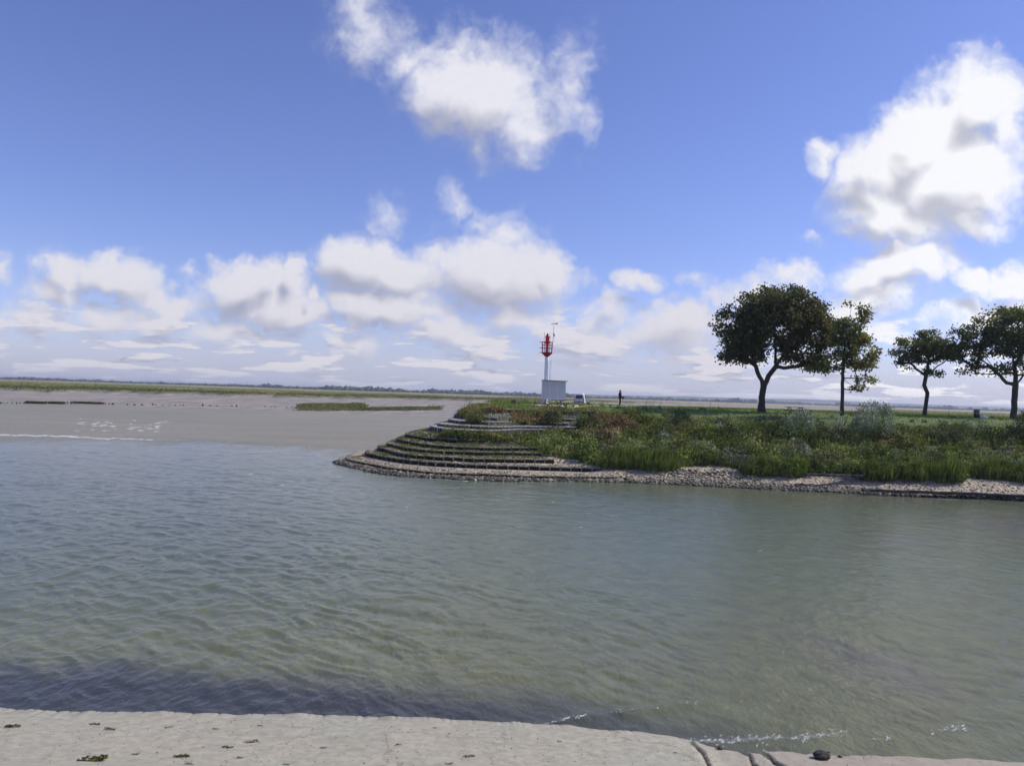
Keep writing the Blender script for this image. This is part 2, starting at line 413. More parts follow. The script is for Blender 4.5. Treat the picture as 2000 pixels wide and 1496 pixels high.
# behind the tip each contour turns back to the right along the far shore
NBACK = 4
full = []
for k, P_ in enumerate(ctrl):
    L0 = P_[0]; q = k / (len(ctrl) - 1)
    far = 96 + 10 * (1 - q)
    back = [Vector((62, far + 22, ZC[k])), Vector((26, far + 6, ZC[k])), Vector((L0.x + 9 + 3 * q, far - 7 - 2 * q, ZC[k])), Vector((L0.x + 1.5, L0.y + (far - L0.y) * .42, ZC[k]))]
    full.append(back + P_)
def resample(P_, n):
    A = np.array([tuple(p) for p in P_]); m = len(A)
    out = []
    t = np.linspace(0, m - 1, n)
    for tt in t:
        i = min(int(tt), m - 2); f = tt - i
        p0, p1, p2, p3 = A[max(i - 1, 0)], A[i], A[i + 1], A[min(i + 2, m - 1)]
        # centripetal-ish: shrink tangents on uneven spacing
        d0, d1, d2 = np.linalg.norm(p1 - p0) + 1e-6, np.linalg.norm(p2 - p1) + 1e-6, np.linalg.norm(p3 - p2) + 1e-6
        m1 = ((p1 - p0) / d0 * d1 + (p2 - p1)) * .5 if i > 0 else (p2 - p1)
        m2 = ((p2 - p1) + (p3 - p2) / d2 * d1) * .5 if i < m - 2 else (p2 - p1)
        h = f * f
        out.append(p1 * (2 * f * h - 3 * h + 1) + m1 * (f * h - 2 * h + f) + p2 * (3 * h - 2 * f * h) + m2 * (f * h - h))
    return np.array(out)
NS = 17 * 24
CT = [resample(P_, NS) for P_ in full]           # (NS,3) each
NK = len(CT)
S_TIP = NBACK / (len(full[0]) - 1) * (NS - 1)    # sample index of the left-most point
GAB_END = {1: 1210, 2: 1177, 3: 1150, 4: 1150, 5: 1140, 6: 1120, 7: 1134, 8: 1134, 9: 1120, 10: 1120, 11: 1060}
GH = 0.30
rows, rowz = [], []
STEP = np.zeros((NK, NS))
for k in GAB_END:
    _px, _py = proj(CT[k]); STEP[k] = (GH if k > 1 else .17) * (1 - sstep(_px, GAB_END[k] - 40, GAB_END[k] + 30)) * (np.arange(NS) > S_TIP - 40)
for k in range(NK):
    C_ = CT[k].copy()
    if k in GAB_END:
        px_, py_ = proj(C_)
        st = (GH if k > 1 else .17) * (1 - sstep(px_, GAB_END[k] - 40, GAB_END[k] + 30)) * (np.arange(NS) > S_TIP - 40)
        lo = C_.copy(); lo[:, 2] = np.maximum(C_[:, 2] - st, CT[k - 1][:, 2] + 0.01); rows.append(lo)
        nx = CT[min(k + 1, NK - 1)] - C_; nl = np.linalg.norm(nx[:, :2], axis=1, keepdims=True)
        C_[:, :2] += nx[:, :2] / nl * np.minimum(0.1, nl * .2)
    rows.append(C_)
    if k < NK - 1:             # mid rows so the slope is not too flat
        nxt = CT[k + 1]
        for f in (.35, .7):
            stp = 0
            if (k + 1) in GAB_END:
                px_, _ = proj(nxt); stp = (GH if k + 1 > 1 else .17) * (1 - sstep(px_, GAB_END[k + 1] - 40, GAB_END[k + 1] + 30)) * (np.arange(NS) > S_TIP - 40)
            m_ = C_ * (1 - f) + nxt * f; m_[:, 2] -= stp * f
            nz = fbm(m_[:, 0] * .9 + k, m_[:, 1] * .9, 3)
            m_[:, 2] += nz * (.05 if k < 2 else .09)
            rows.append(m_)
skirt = CT[0].copy(); off = CT[0] - CT[2]; off[:, 2] = 0
skirt[:, :2] += off[:, :2] / (np.linalg.norm(off[:, :2], axis=1, keepdims=True) + 1e-6) * 3; skirt[:, 2] = -1.2
rows.insert(0, skirt)
# close the middle of the lawn: front top edge to the back edge
top = rows[-1]
BV = np.concatenate(rows); BF = grid_faces(len(rows), NS)
M_bank, t, b = mat_base('bank_soil')
tcn = t.new('ShaderNodeTexCoord').outputs['Object']; zz = t.xyz(tcn)[2]
n1 = t.noise(tcn, 3.5, 6, .65); n2 = t.noise(tcn, .5, 4, .6)
vor = t.new('ShaderNodeTexVoronoi'); vor.inputs['Scale'].default_value = 5; t.l.new(tcn, vor.inputs['Vector'])
sand = t.mix(t.smooth(n1, .3, .7), (.30, .245, .17), (.52, .44, .32))
sand = t.mix(t.smooth(n2, .5, .7, 0, .5), sand, (.16, .14, .11))
wet = t.smooth(t.math('ADD', zz, t.math('MULTIPLY', n1, .3)), .32, .05)
sand = t.mix(t.math('MULTIPLY', wet, .75), sand, (.055, .05, .042))
soil = t.mix(t.smooth(n1, .35, .65), (.045, .05, .025), (.085, .085, .045))
path = t.mix(t.smooth(n1, .3, .7), (.26, .22, .16), (.36, .31, .24))
hm = t.smooth(t.math('ADD', zz, t.math('MULTIPLY', t.math('SUBTRACT', n2, .5), .8)), .95, 1.45)
c = t.mix(hm, sand, soil)
c = t.mix(t.smooth(t.math('ADD', zz, t.math('MULTIPLY', t.math('SUBTRACT', n2, .5), .15)), 4.86, 4.92), c, (.075, .10, .03))
c = t.mix(t.smooth(t.math('ADD', zz, t.math('MULTIPLY', n2, .5)), 4.2, 4.6), c, t.mix(t.smooth(n1, .3, .7), (.085, .12, .03), (.13, .165, .05)))
t.l.new(c, b.inputs['Base Color']); b.inputs['Roughness'].default_value = .9
bn = t.new('ShaderNodeBump'); bn.inputs['Strength'].default_value = .9; bn.inputs['Distance'].default_value = .12
t.l.new(t.math('ADD', vor.outputs['Distance'], n1), bn.inputs['Height']); t.l.new(bn.outputs[0], b.inputs['Normal'])
bank = link('embankment', np_mesh('embankment', BV, BF, smooth=True), M_bank); tag(bank, 'stepped earth headland of the far bank', 'bank', kind='structure')
# lawn cap: strip between the front part and the back part of the top contour
front = top[int(S_TIP):]; backp = top[:int(S_TIP) + 1][::-1]
nb = len(front); bi = np.linspace(0, len(backp) - 1, nb)
bk = np.stack([np.interp(bi, np.arange(len(backp)), backp[:, q]) for q in range(3)], 1)
LR = []
for f in np.linspace(0, 1, 9):
    m_ = front * (1 - f) + bk * f; m_[:, 2] += .03 * math.sin(math.pi * f) + (fbm(m_[:, 0] * .3, m_[:, 1] * .3, 3) * .05 * (0 < f < 1)); LR.append(m_)
lawn = link('lawn', np_mesh('lawn', np.concatenate(LR), grid_faces(9, nb), smooth=True), M_bank); tag(lawn, 'flat grassy top of the headland', 'lawn', kind='structure')
for k_, (tx, ty) in {}.items(): pass

# point cloud of the front face of the bank, for planting by place
ks = np.linspace(0, NK - 1, (NK - 1) * 10 + 1)
CTa = np.array(CT)
def bank_pt(s, k):
    s = np.asarray(s, float); k = np.asarray(k, float)
    i = np.clip(s.astype(int), 0, NS - 2); f = (s - i)[..., None]
    j = np.clip(k.astype(int), 0, NK - 2); g = (k - j)[..., None]
    r = (CTa[j, i] * (1 - f) + CTa[j, i + 1] * f) * (1 - g) + (CTa[j + 1, i] * (1 - f) + CTa[j + 1, i + 1] * f) * g
    r[..., 2] -= STEP[j + 1, i] * g[..., 0]
    return r
_s, _k = np.meshgrid(np.linspace(S_TIP - 2, NS - 1, 1100), np.linspace(0, NK - 1, 240))
_pp = bank_pt(_s, _k); _px, _py = proj(_pp.reshape(-1, 3)); _pf = _pp.reshape(-1, 3)
def bank_at(px, py):            # place on the bank face seen at a pixel
    i = np.argmin((_px - px) ** 2 + (_py - py) ** 2); return Vector(_pf[i])
#PART2END
# ------------------------------------------------------------------ tidal flats and salt marsh: one ground sheet to the horizon
NB, ND = 760, 620
tb = np.linspace(-1.25, 1.25, NB); dd = 40 * (11000 / 40) ** (np.linspace(0, 1, ND))
GX = dd[:, None] * tb[None, :]; GY = np.repeat(dd[:, None], NB, 1)
gpx, gpy = proj(np.stack([GX, GY, np.full_like(GX, 0.9)], -1).reshape(-1, 3)); gpx = gpx.reshape(GX.shape); gpy = gpy.reshape(GX.shape)
FE = np.array([(-900,722),(-400,747),(0,763),(60,765),(100,767),(150,766),(200,767),(250,769),(290,771),(340,771),(400,773),(480,775),(560,777),(640,780),(760,781),(870,783.5),(1000,786),(1060,787),(1180,788),(1260,787.5),(1300,788),(1400,790),(1500,793),(1600,796.5),(1690,799),(1730,803),(1790,840),(1900,900),(4000,1200)])
fe = np.interp(gpx, FE[:, 0], FE[:, 1])
wob = fbm(GX / 14, GY / 30, 4) * 3.0
md = (fe - gpy) + wob                       # >0 on the marsh
marsh = sstep(md, 0, 1.2) * (GY > 120)
isl = np.clip(1 - ((gpx - 650) / 66) ** 2, 0, 1) * np.clip(1 - ((gpy - 791.5 - (gpx - 650) * .008) / 5.2) ** 2, 0, 1)
isl2 = (np.clip(1 - ((gpx - 790) / 75) ** 2, 0, 1) * np.clip(1 - ((gpy - 794.5) / 2.6) ** 2, 0, 1))
mud = np.where(gpx < 1150, np.interp(GY, [0, 150, 188, 320, 500, 2500], [-1.3, -.5, .02, .75, .9, 1.2]), np.interp(GY, [0, 110, 200, 420, 1000, 2500], [-1.3, -.3, .1, .25, .45, 1.0]))
mud = mud + fbm(GX / 25, GY / 25, 4) * .10 * (GY > 170)
mtop = 2.25 + fbm(GX / 9, GY / 14, 4) * .45 + fbm(GX / 60, GY / 90, 3) * .35
creek = sstep(np.abs(fbm(GX / 60, GY / 170, 3)), .035, .012) * (GY > 330) * (md > 2.0)
GZ = mud * (1 - marsh) + mtop * marsh - creek * marsh * .9
isl_h = np.maximum(isl ** .5 * .95, isl2 ** .5 * .35) * (1 + .2 * fbm(GX / 3, GY / 5, 3))
GZ = np.maximum(GZ, np.where(isl_h > .05, isl_h + mud * .5, -9))
veg = np.clip(np.maximum(marsh, np.maximum(isl, isl2) > .02), 0, 1)
nA = fbm(GX / 22, GY / 55, 4); nB = fbm(GX / 120, GY / 260, 3)
green = np.array([.110, .120, .030]); olive = np.array([.19, .175, .060]); straw = np.array([.36, .31, .19]); dark = np.array([.05, .058, .026]); mudc = np.array([.275, .245, .215])
w1 = sstep(nA + nB * .6, -.25, .35)[..., None]
tm = green * (1 - w1) + olive * w1
fr = sstep(md, 9, 0.5)[..., None]; tm = tm * (1 - fr * .55) + dark * fr * .55
w2 = (sstep(nB + nA * .5, .12, .4) * sstep(GY, 350, 600))[..., None] * .75; tm = tm * (1 - w2) + straw * w2
far = (sstep(GY, 750, 1300) * sstep(gpx, 1000, 1350))[..., None] * .8; tm = tm * (1 - far) + straw * far
far = (sstep(GY, 700, 1500) * (gpx < 1000))[..., None] * .5; tm = tm * (1 - far) + straw * far
tm = tm * (1 - creek[..., None] * .5) + np.array([.2, .18, .16]) * creek[..., None] * .5
tint = mudc * (1 - veg[..., None]) + tm * veg[..., None]
M_flat, t, b = mat_base('tidal_flat')
at = t.new('ShaderNodeAttribute', attribute_name='tint'); tcn = t.new('ShaderNodeTexCoord').outputs['Object']
va = t.new('ShaderNodeAttribute', attribute_name='veg').outputs['Fac']
nm = t.noise(t.mapping(tcn, (.25, .08, 1)), 1.0, 6, .65)
c = t.mix(1.0, at.outputs['Color'], t.mix(t.smooth(nm, .3, .7), (.72,) * 3, (1.28,) * 3), 'MULTIPLY')
t.l.new(c, b.inputs['Base Color']); t.l.new(t.smooth(va, 0, 1, .85, .95), b.inputs['Roughness']); b.inputs['Specular IOR Level'].default_value = .12
bn = t.new('ShaderNodeBump'); bn.inputs['Strength'].default_value = .5; bn.inputs['Distance'].default_value = .25
t.l.new(t.noise(tcn, .9, 5, .6), bn.inputs['Height']); t.l.new(bn.outputs[0], b.inputs['Normal'])
V = np.stack([GX, GY, GZ], -1).reshape(-1, 3)
ground = link('ground', np_mesh('ground', V, grid_faces(ND, NB), tint.reshape(-1, 3), smooth=True, attr={'veg': veg}), M_flat)
tag(ground, 'tidal mud flats and salt marsh reaching to the horizon', 'ground', kind='structure')

# marsh grass tufts along the front of the marsh and on the islet
mk = ((veg > .5) & (GY > 180) & (GY < 900) & (GX > -600) & (GX < 600)).ravel()
idx = np.flatnonzero(mk); wgt = (1 / dd[:, None] ** .6 * np.ones_like(GX)).ravel()[idx] * (1 + 6 * sstep(-md, -8, 0)).ravel()[idx]
wgt = wgt / wgt.sum(); pick = RNG.choice(idx, 16000, p=wgt)
B0 = V[pick] + RNG.normal(0, 1, (len(pick), 3)) * np.array([.6, 1.5, 0]); tcol = tint.reshape(-1, 3)[pick]
Bm = np.repeat(B0, 5, 0) + RNG.normal(0, .35, (len(pick) * 5, 3)) * np.array([1, 1, 0]); Bm[:, 2] -= .15
_bp = proj(Bm)[0]; _sm = np.where((Bm[:, 1] < 275) & (_bp > 560) & (_bp < 900), .38, .75)
mg = blades(Bm, _sm, .30, np.repeat(tcol, 5, 0) * 1.0, lean=.5, wind=(.3, 0))
o = link('marsh_grass', np_mesh('marsh_grass', *mg), M_grass); tag(o, 'olive salt marsh grass beyond the channel', 'marsh grass', kind='stuff')

# ------------------------------------------------------------------ hills and woods on the horizon
hxn, hdn = 260, 14
hb = np.linspace(-1.3, 1.3, hxn); hd = np.linspace(6000, 8200, hdn)
HX = hd[:, None] * hb[None, :]; HY = np.repeat(hd[:, None], hxn, 1)
hpx = 1000 + F * HX / HY
prof = np.interp(hpx, [-800, 900, 1150, 1400, 1560, 1750, 2000, 3000], [14, 16, 30, 42, 48, 42, 34, 30])
HZ = prof * np.sin(np.linspace(0, 1, hdn) * math.pi)[:, None] ** .6 * (1 + .28 * fbm(HX / 900, HY / 900, 4)) + fbm(HX / 120, HY / 300, 3) * 4 * (np.linspace(0, 1, hdn)[:, None] > 0)
HZ[0] = -5; HZ[-1] = -5
M_hill = plain('wooded_hill', (.035, .05, .03), .95, vary=.5, scale=.006)
o = link('hills', np_mesh('hills', np.stack([HX, HY, HZ], -1).reshape(-1, 3), grid_faces(hdn, hxn), smooth=True), M_hill); tag(o, 'low wooded hills on the horizon', 'hills', kind='structure')
_bm = bmesh.new(); bmesh.ops.create_icosphere(_bm, subdivisions=2, radius=1); _v = np.array([tuple(v.co) for v in _bm.verts]); _f = np.array([[v.index for v in f.verts] for f in _bm.faces]); _bm.free()
Vs, Fs, Ts, o_ = [], [], [], 0
for px in np.arange(-500, 2500, 2.3):
    base = 2650 + 350 * math.sin(px / 170) + RNG.normal(0, 90)
    if px > 1480: base += 700
    n = 2 if RNG.random() < .5 else 1
    cl = fbm(np.array([px / 60.0]), np.array([3.3]), 3)[0]; cl2 = fbm(np.array([px / 14.0]), np.array([8.3]), 2)[0]
    for q in range(n):
        d_ = base + RNG.uniform(-80, 80); p = at_d(px + RNG.uniform(-2, 2), 700, d_)
        hgt = max(4.5, (9.5 + 7 * cl + 5 * cl2) * RNG.uniform(.75, 1.2)) * (.8 if px < 500 else 1.0)
        w_ = hgt * RNG.uniform(.5, .95)
        n3 = 1 + .28 * RNG.normal(size=(len(_v), 1))
        vv_ = _v * n3 * np.array([w_, w_, hgt * .58]) + np.array([p.x, d_, 1.5 + hgt * .42])
        Vs.append(vv_); Fs.append(_f + o_); o_ += len(_v)
        Ts.append(np.tile(np.array([[.03, .042, .022]]) * RNG.uniform(.7, 1.3), (len(_v), 1)))
# low hedgerow band under the crowns
M_wood = leaf_mat('wood_foliage', 0.0, .9)
o = link('far_wood', np_mesh('far_wood', np.concatenate(Vs), np.concatenate(Fs), np.concatenate(Ts)), M_wood); tag(o, 'dark belt of trees along the horizon', 'wood', kind='stuff')

# ------------------------------------------------------------------ water
NWX, NWY = 1000, 900
wb = np.linspace(-0.95, 0.95, NWX); wd = 8.5 * (330 / 8.5) ** (np.linspace(0, 1, NWY))
WX = wd[:, None] * wb[None, :]; WY = np.repeat(wd[:, None], NWX, 1)
wpx, wpy = proj(np.stack([WX, WY, 0 * WX], -1).reshape(-1, 3)); wpx = wpx.reshape(WX.shape); wpy = wpy.reshape(WX.shape)
sx_ = wd[:, None] * (wb[1] - wb[0]); sy_ = np.gradient(wd)[:, None]
EDGE = np.array([(-900,1375),(0,1391),(100,1396),(250,1396),(450,1402),(600,1402),(800,1408),(1000,1417),(1100,1424),(1250,1437),(1340,1449),(1380,1458),(1500,1464),(1650,1471),(1800,1477),(1940,1481),(2100,1493),(2900,1560)], float)
edge_y = np.interp(wpx, EDGE[:, 0], EDGE[:, 1])
shal_y = np.interp(wpx, [-900, 0, 150, 330, 480, 600, 680, 740, 2900], [868, 866, 862, 864, 868, 876, 884, 878, 780])
shal = sstep(shal_y - wpy + fbm(WX / 9, WY / 26, 3) * 14 + fbm(WX / 2, WY / 5, 2) * 8, -20, 16)
calm = 1 - .45 * sstep(wpx, 750, 1500) + .30 * fbm(WX / 9, WY / 14, 3)
amp = np.clip(calm, .3, 1.3) * (1 - .45 * shal) * (.45 + .55 * sstep(edge_y - wpy, 0, 130))
WZ = np.zeros_like(WX)
wx = WX + fbm(WX / 3, WY / 3, 2) * .5; wy = WY + fbm(WX / 3 + 9, WY / 3, 2) * .5
for (lam, ang, st, stretch) in [(4.2, 72, .007, 2.5), (2.2, 52, .009, 2.6), (2.0, 108, .008, 1.8), (1.2, 46, .014, 3.0), (1.1, 120, .012, 1.7), (.75, 58, .036, 3.0), (.7, 15, .026, 1.8), (.45, 50, .054, 3.2), (.42, 130, .040, 1.7), (.26, 55, .052, 3.0)]:
    c_, s_ = math.cos(R(ang)), math.sin(R(ang))
    u_ = (wx * c_ + wy * s_) / lam; v_ = (-wx * s_ + wy * c_) / (lam * stretch)
    n_ = perlin(u_ * 1.0 + 31 * lam, v_ + 7.7)
    rdg = 1 - np.abs(n_) * 1.7 if lam < 3 else n_
    w_ = sstep(lam / np.maximum(sy_, sx_), 2.0, 4.5)
    WZ += (rdg - .3) * st * lam * 1.25 * w_
WZ *= amp * .66
foam_glint = np.zeros_like(WX)
def stamp(px, py, rx, ry, val, tilt=0.0):
    global foam_glint
    x = wpx - px; y = wpy - py - x * tilt
    foam_glint = np.maximum(foam_glint, val * np.exp(-(x / rx) ** 2 - (y / ry) ** 2))
# breaking line over the shallows on the far left
for x0, x1, y0, y1, v_ in [(-80, 150, 848, 852.5, 1.0), (120, 215, 852, 857.5, 1.0), (205, 300, 855.5, 859, .9), (300, 370, 857.5, 860, .55)]:
    yy = y0 + (y1 - y0) * np.clip((wpx - x0) / (x1 - x0), 0, 1) + fbm(wpx / 20, wpx * 0, 2) * 1.5
    foam_glint = np.maximum(foam_glint, 1.45 * v_ * ((wpx > x0) & (wpx < x1)) * np.exp(-((wpy - yy) / 1.5) ** 2) * (.62 + .6 * fbm(wpx / 9, wpy * 0 + x0, 3)))
rs = random.Random(3)
for k in range(60): stamp(rs.uniform(150, 330), rs.gauss(830, 6), rs.uniform(3, 9), 1.2, rs.uniform(.5, 1.0))
for k in range(40): stamp(rs.uniform(40, 800), rs.uniform(800, 850), rs.uniform(3, 10), 1.0, rs.uniform(.15, .4))
for k in range(62): stamp(rs.uniform(900, 2050), rs.uniform(962, 1210), rs.uniform(2, 6), rs.uniform(.7, 1.5), rs.uniform(.35, .62), rs.uniform(-.3, .1))
for k in range(40): stamp(rs.uniform(900, 2000), rs.uniform(1100, 1380), rs.uniform(1.5, 3), rs.uniform(.6, 1.1), rs.uniform(.25, .55), rs.uniform(-.3, .1))  # tiny pale glints on the near water, painted through the same mask
for (x, y, rx) in [(552, 948, 10), (662, 932, 7), (490, 926, 8), (795, 992, 5), (1485, 1077, 9), (1080, 981, 4), (910, 940, 8), (330, 1035, 6), (1135, 1030, 8)]: stamp(x, y, rx, 1.3, .7, -.15)
for k in range(150):
    px = rs.uniform(1345, 1650); stamp(px, np.interp(px, [1345, 1450, 1600, 1650], [1449, 1445, 1438, 1428]) + rs.gauss(0, 5), rs.uniform(2, 5), rs.uniform(1, 2.2), rs.uniform(.5, 1), rs.uniform(-1, .3))
foam_glint = np.maximum(foam_glint, .47 * ((wpx > 1345) & (wpx < 1655)) * np.exp(-((wpy - np.interp(wpx, [1345, 1450, 1600, 1650], [1450, 1446, 1439, 1430])) / 6) ** 2))
for k in range(45):
    px = rs.uniform(1062, 1145); stamp(px, np.interp(px, [1062, 1110, 1145], [1418, 1406, 1400]) + rs.gauss(0, 1.8), rs.uniform(2, 5), 1.5, rs.uniform(.5, 1), -.25)
for k in range(40):
    px = rs.uniform(1180, 1360); stamp(px, np.interp(px, [1180, 1360], [1394, 1372]) + rs.gauss(0, 4), rs.uniform(2, 5), 1.5, rs.uniform(.3, .9), -.25)
for k in range(60):
    px = rs.uniform(1815, 1890); stamp(px, np.interp(px, [1815, 1830, 1890], [1440, 1428, 1420]) + rs.gauss(0, 4), rs.uniform(2, 5), 1.6, rs.uniform(.4, 1), -.3)
for k in range(30): stamp(rs.uniform(1690, 1740), rs.gauss(1443, 3), rs.uniform(2, 4), 1.4, rs.uniform(.4, .9), .1)
sh_e = np.interp(wpx, [0, 1250, 1600, 1750, 2000], [0, 0, 966, 972, 981]); foam_glint = np.maximum(foam_glint, .7 * np.exp(-((wpy - sh_e) / 2.0) ** 2) * (wpx > 1690) * (.5 + .5 * fbm(WX, WY, 2)))
WZ += foam_glint * .02 * sstep(60 - WY, 0, 30)
# small swell running in on the near stones
WZ += .03 * sstep(1480 - wpx, 0, 200) * np.exp(-((wpy - np.interp(wpx, [900, 1062, 1145, 1360, 1650, 1900], [1440, 1420, 1402, 1376, 1360, 1350])) / 9) ** 2) * sstep(wpx, 950, 1100)
near_band_top = np.interp(wpx, [-900, 0, 250, 500, 750, 1000, 1250, 1400, 1600, 2900], [1270, 1293, 1297, 1318, 1338, 1354, 1384, 1408, 1440, 1520]) + fbm(WX / 1.2, WY / 1.0, 4) * 26
weed = sstep(wpy - near_band_top, -34, 42) * np.interp(wpx, [-900, 900, 1350, 1650], [1, 1, .55, 0])  # darker band in the water tint along the near edge
c_mid = np.array([.114, .134, .080]); c_olive = np.array([.140, .144, .076]); c_blue = np.array([.094, .108, .066]); c_sand = np.array([.240, .218, .160]); c_near_band = np.array([.052, .053, .052])
lerp = lambda a, b_, w: a * (1 - w[..., None]) + b_ * w[..., None]
tw = lerp(c_mid + np.zeros((*WX.shape, 3)), c_olive, np.clip(sstep(wpy, 1020, 1330) + .25 * fbm(WX / 4, WY / 4, 3), 0, 1))
tw = lerp(tw, c_blue, sstep(700 - wpx, -250, 350) * sstep(1150 - wpy, -120, 160))
tw = lerp(tw, np.array([.115, .125, .075]), sstep(wpy - np.interp(wpx, [1150, 1500, 2000], [935, 955, 978]), 40, 4) * sstep(wpx, 1250, 1500) * .8)
tw = lerp(tw, np.array([.13, .118, .10]), np.clip(sstep(fbm(WX / 7 + 4, WY / 12, 3), .02, .35) * sstep(wpx, 1400, 1800), 0, 1) * .6)
tw = lerp(tw, c_sand + (fbm(WX / 30, WY / 9, 4) * .05)[..., None] * np.array([1, .95, .9]), shal); tw = lerp(tw, c_near_band, weed)
M_water, t, b = mat_base('water')
at = t.new('ShaderNodeAttribute', attribute_name='tint'); fo = t.new('ShaderNodeAttribute', attribute_name='foam_glint').outputs['Fac']
tcn = t.new('ShaderNodeTexCoord').outputs['Object']
n1 = t.noise(tcn, 1.3, 5, .6); nf = t.noise(tcn, 11, 6, .75)
c = t.mix(1.0, at.outputs['Color'], t.mix(t.smooth(n1, .3, .7), (.88,) * 3, (1.12,) * 3), 'MULTIPLY')
ff = t.smooth(t.math('ADD', fo, t.math('MULTIPLY', t.math('SUBTRACT', nf, .5), 1.1)), .32, .85)
ff = t.math('MULTIPLY', ff, t.smooth(fo, .05, .2))
ff = t.math('MULTIPLY', ff, .60)
c = t.mix(ff, c, (.74, .75, .74))
t.l.new(c, b.inputs['Base Color']); t.l.new(t.math('MAXIMUM', t.smooth(ff, 0, 1, .10, .8), t.smooth(t.new('ShaderNodeAttribute', attribute_name='shal').outputs['Fac'], 0, 1, .1, .36)), b.inputs['Roughness']); b.inputs['IOR'].default_value = 1.33; t.l.new(t.smooth(t.new('ShaderNodeAttribute', attribute_name='shal').outputs['Fac'], 0, 1, .27, .04), b.inputs['Specular IOR Level'])
bn = t.new('ShaderNodeBump'); bn.inputs['Strength'].default_value = .8; bn.inputs['Distance'].default_value = .045
hgt = t.math('ADD', t.noise(t.mapping(tcn, (5.5, 3.0, 1), (0, 0, R(40))), 1.0, 5, .6), t.math('MULTIPLY', t.noise(t.mapping(tcn, (1.6, 1.0, 1), (0, 0, R(25))), 1.0, 3, .5), 1.2))
t.l.new(hgt, bn.inputs['Height']); t.l.new(bn.outputs[0], b.inputs['Normal'])
o = link('water', np_mesh('water', np.stack([WX, WY, WZ], -1).reshape(-1, 3), grid_faces(NWY, NWX), tw.reshape(-1, 3), smooth=True, attr={'foam_glint': foam_glint, 'shal': shal}), M_water)
tag(o, 'choppy grey green river mouth', 'water', kind='structure')

# ------------------------------------------------------------------ near stone apron of the quay
ne = 820
epx = np.linspace(-420, 2420, ne); epy = np.interp(epx, EDGE[:, 0], EDGE[:, 1])
lip = 1 - sstep(epx, 1335, 1400)
epy0 = epy.copy(); epy = epy + (fbm(epx / 60, epx * 0 + 2.2, 4) * 4.5 + np.where(fbm(epx / 9, epx * 0, 2) > .25, 1.5, 0)) * (.4 + .6 * lip)
z_e = .10 * lip - .0 * (1 - lip)
E = np.array([tuple(at_z(x, y, float(z))) for x, y, z in zip(epx, epy, z_e)])
E0 = np.array([tuple(at_z(x, y, float(z))) for x, y, z in zip(epx, epy0, z_e)])
tl = np.concatenate([[-2.2, -1.0, -.45, -.16], np.linspace(0, 2.4, 110), [2.8, 3.4, 4.2, 5.4, 7, 9, 11.6]])
rowsA, dirt = [], []
CRK = [[(1350,1446),(1362,1458),(1374,1470),(1380,1484),(1388,1500)], [(1400,1456),(1440,1462),(1462,1472),(1470,1488),(1480,1505)], [(1484,1466),(1500,1476),(1512,1488),(1545,1503)], [(1500,1462),(1545,1462),(1575,1468)], [(1440,1462),(1484,1466)], [(1865,1476),(1900,1470),(1925,1468)]]
for tt in tl:
    P_ = E + (E0 - E) * min(1, max(0, tt / .22)); P_[:, 1] -= tt; P_[:, 0] *= (P_[:, 1] / E0[:, 1]) ** .15
    if tt >= 0: P_[:, 2] = E[:, 2] + tt * (.16 if tt < 2.5 else .16) + max(0, tt - 2.4) * .26
    else:
        dz_l = {-.16: -.05, -.45: -.9, -1.0: -1.2, -2.2: -1.3}[tt]; P_[:, 2] = E[:, 2] + lip * dz_l + (1 - lip) * tt * .16
        if tt == -.16: P_[:, 1] += lip * .12
    P_[:, 2] += fbm(P_[:, 0] * .8, P_[:, 1] * .8, 4) * .03 + fbm(P_[:, 0] * 5, P_[:, 1] * 5, 3) * .004
    dk = np.zeros(ne)
    if -.2 < tt < 2.5:
        qx, qy = proj(P_); w_n = fbm(P_[:, 0] * 9, P_[:, 1] * 9, 3) * 6
        for ln in CRK:
            for (ax, ay), (bx, by) in zip(ln, ln[1:]):
                l2 = (bx - ax) ** 2 + (by - ay) ** 2; f_ = np.clip(((qx - ax) * (bx - ax) + (qy - ay) * (by - ay)) / l2, 0, 1)
                ds = np.hypot(qx - ax - f_ * (bx - ax) + w_n, qy - ay - f_ * (by - ay)); dk = np.maximum(dk, sstep(ds, 5.5, 1.5))
        P_[:, 2] -= dk * .05
    rowsA.append(P_); dirt.append(dk)
AV = np.concatenate(rowsA); AFc = grid_faces(len(tl), ne)
M_apron, t, b = mat_base('apron_stone')
tcn = t.new('ShaderNodeTexCoord').outputs['Object']; dk = t.new('ShaderNodeAttribute', attribute_name='dirt').outputs['Fac']
n1 = t.noise(tcn, .55, 5, .6); n2 = t.noise(tcn, 6, 8, .7); n3 = t.noise(tcn, 38, 3, .7); n4 = t.noise(t.mapping(tcn, (2.2, 7, 3)), 1.0, 6, .7, .4)
c = t.mix(t.smooth(n1, .38, .62), (.365, .345, .262), (.39, .352, .265))
c = t.mix(t.smooth(n2, .3, .7, 0, 1), t.mix(1, c, (.80, .80, .79), 'MULTIPLY'), t.mix(1, c, (1.12, 1.12, 1.12), 'MULTIPLY'))
xx = t.xyz(tcn)[0]
c = t.mix(t.smooth(xx, 2.5, 5.0, 0, .45), c, (.32, .25, .20))
c = t.mix(t.smooth(n4, .66, .74, 0, .55), c, (.16, .14, .085))
c = t.mix(t.smooth(n3, .70, .76, 0, .8), c, (.09, .08, .06))
ve = t.new('ShaderNodeTexVoronoi', feature='DISTANCE_TO_EDGE'); ve.inputs['Scale'].default_value = .55
t.l.new(t.vmath('ADD', tcn, t.vmath('SCALE', t.noise(tcn, 2.5, 5, .65, color=True), scale=.55)), ve.inputs['Vector'])
hair = t.math('MULTIPLY', t.smooth(ve.outputs['Distance'], .012, .003), t.smooth(t.noise(tcn, 1.1, 3, .5), .42, .60))
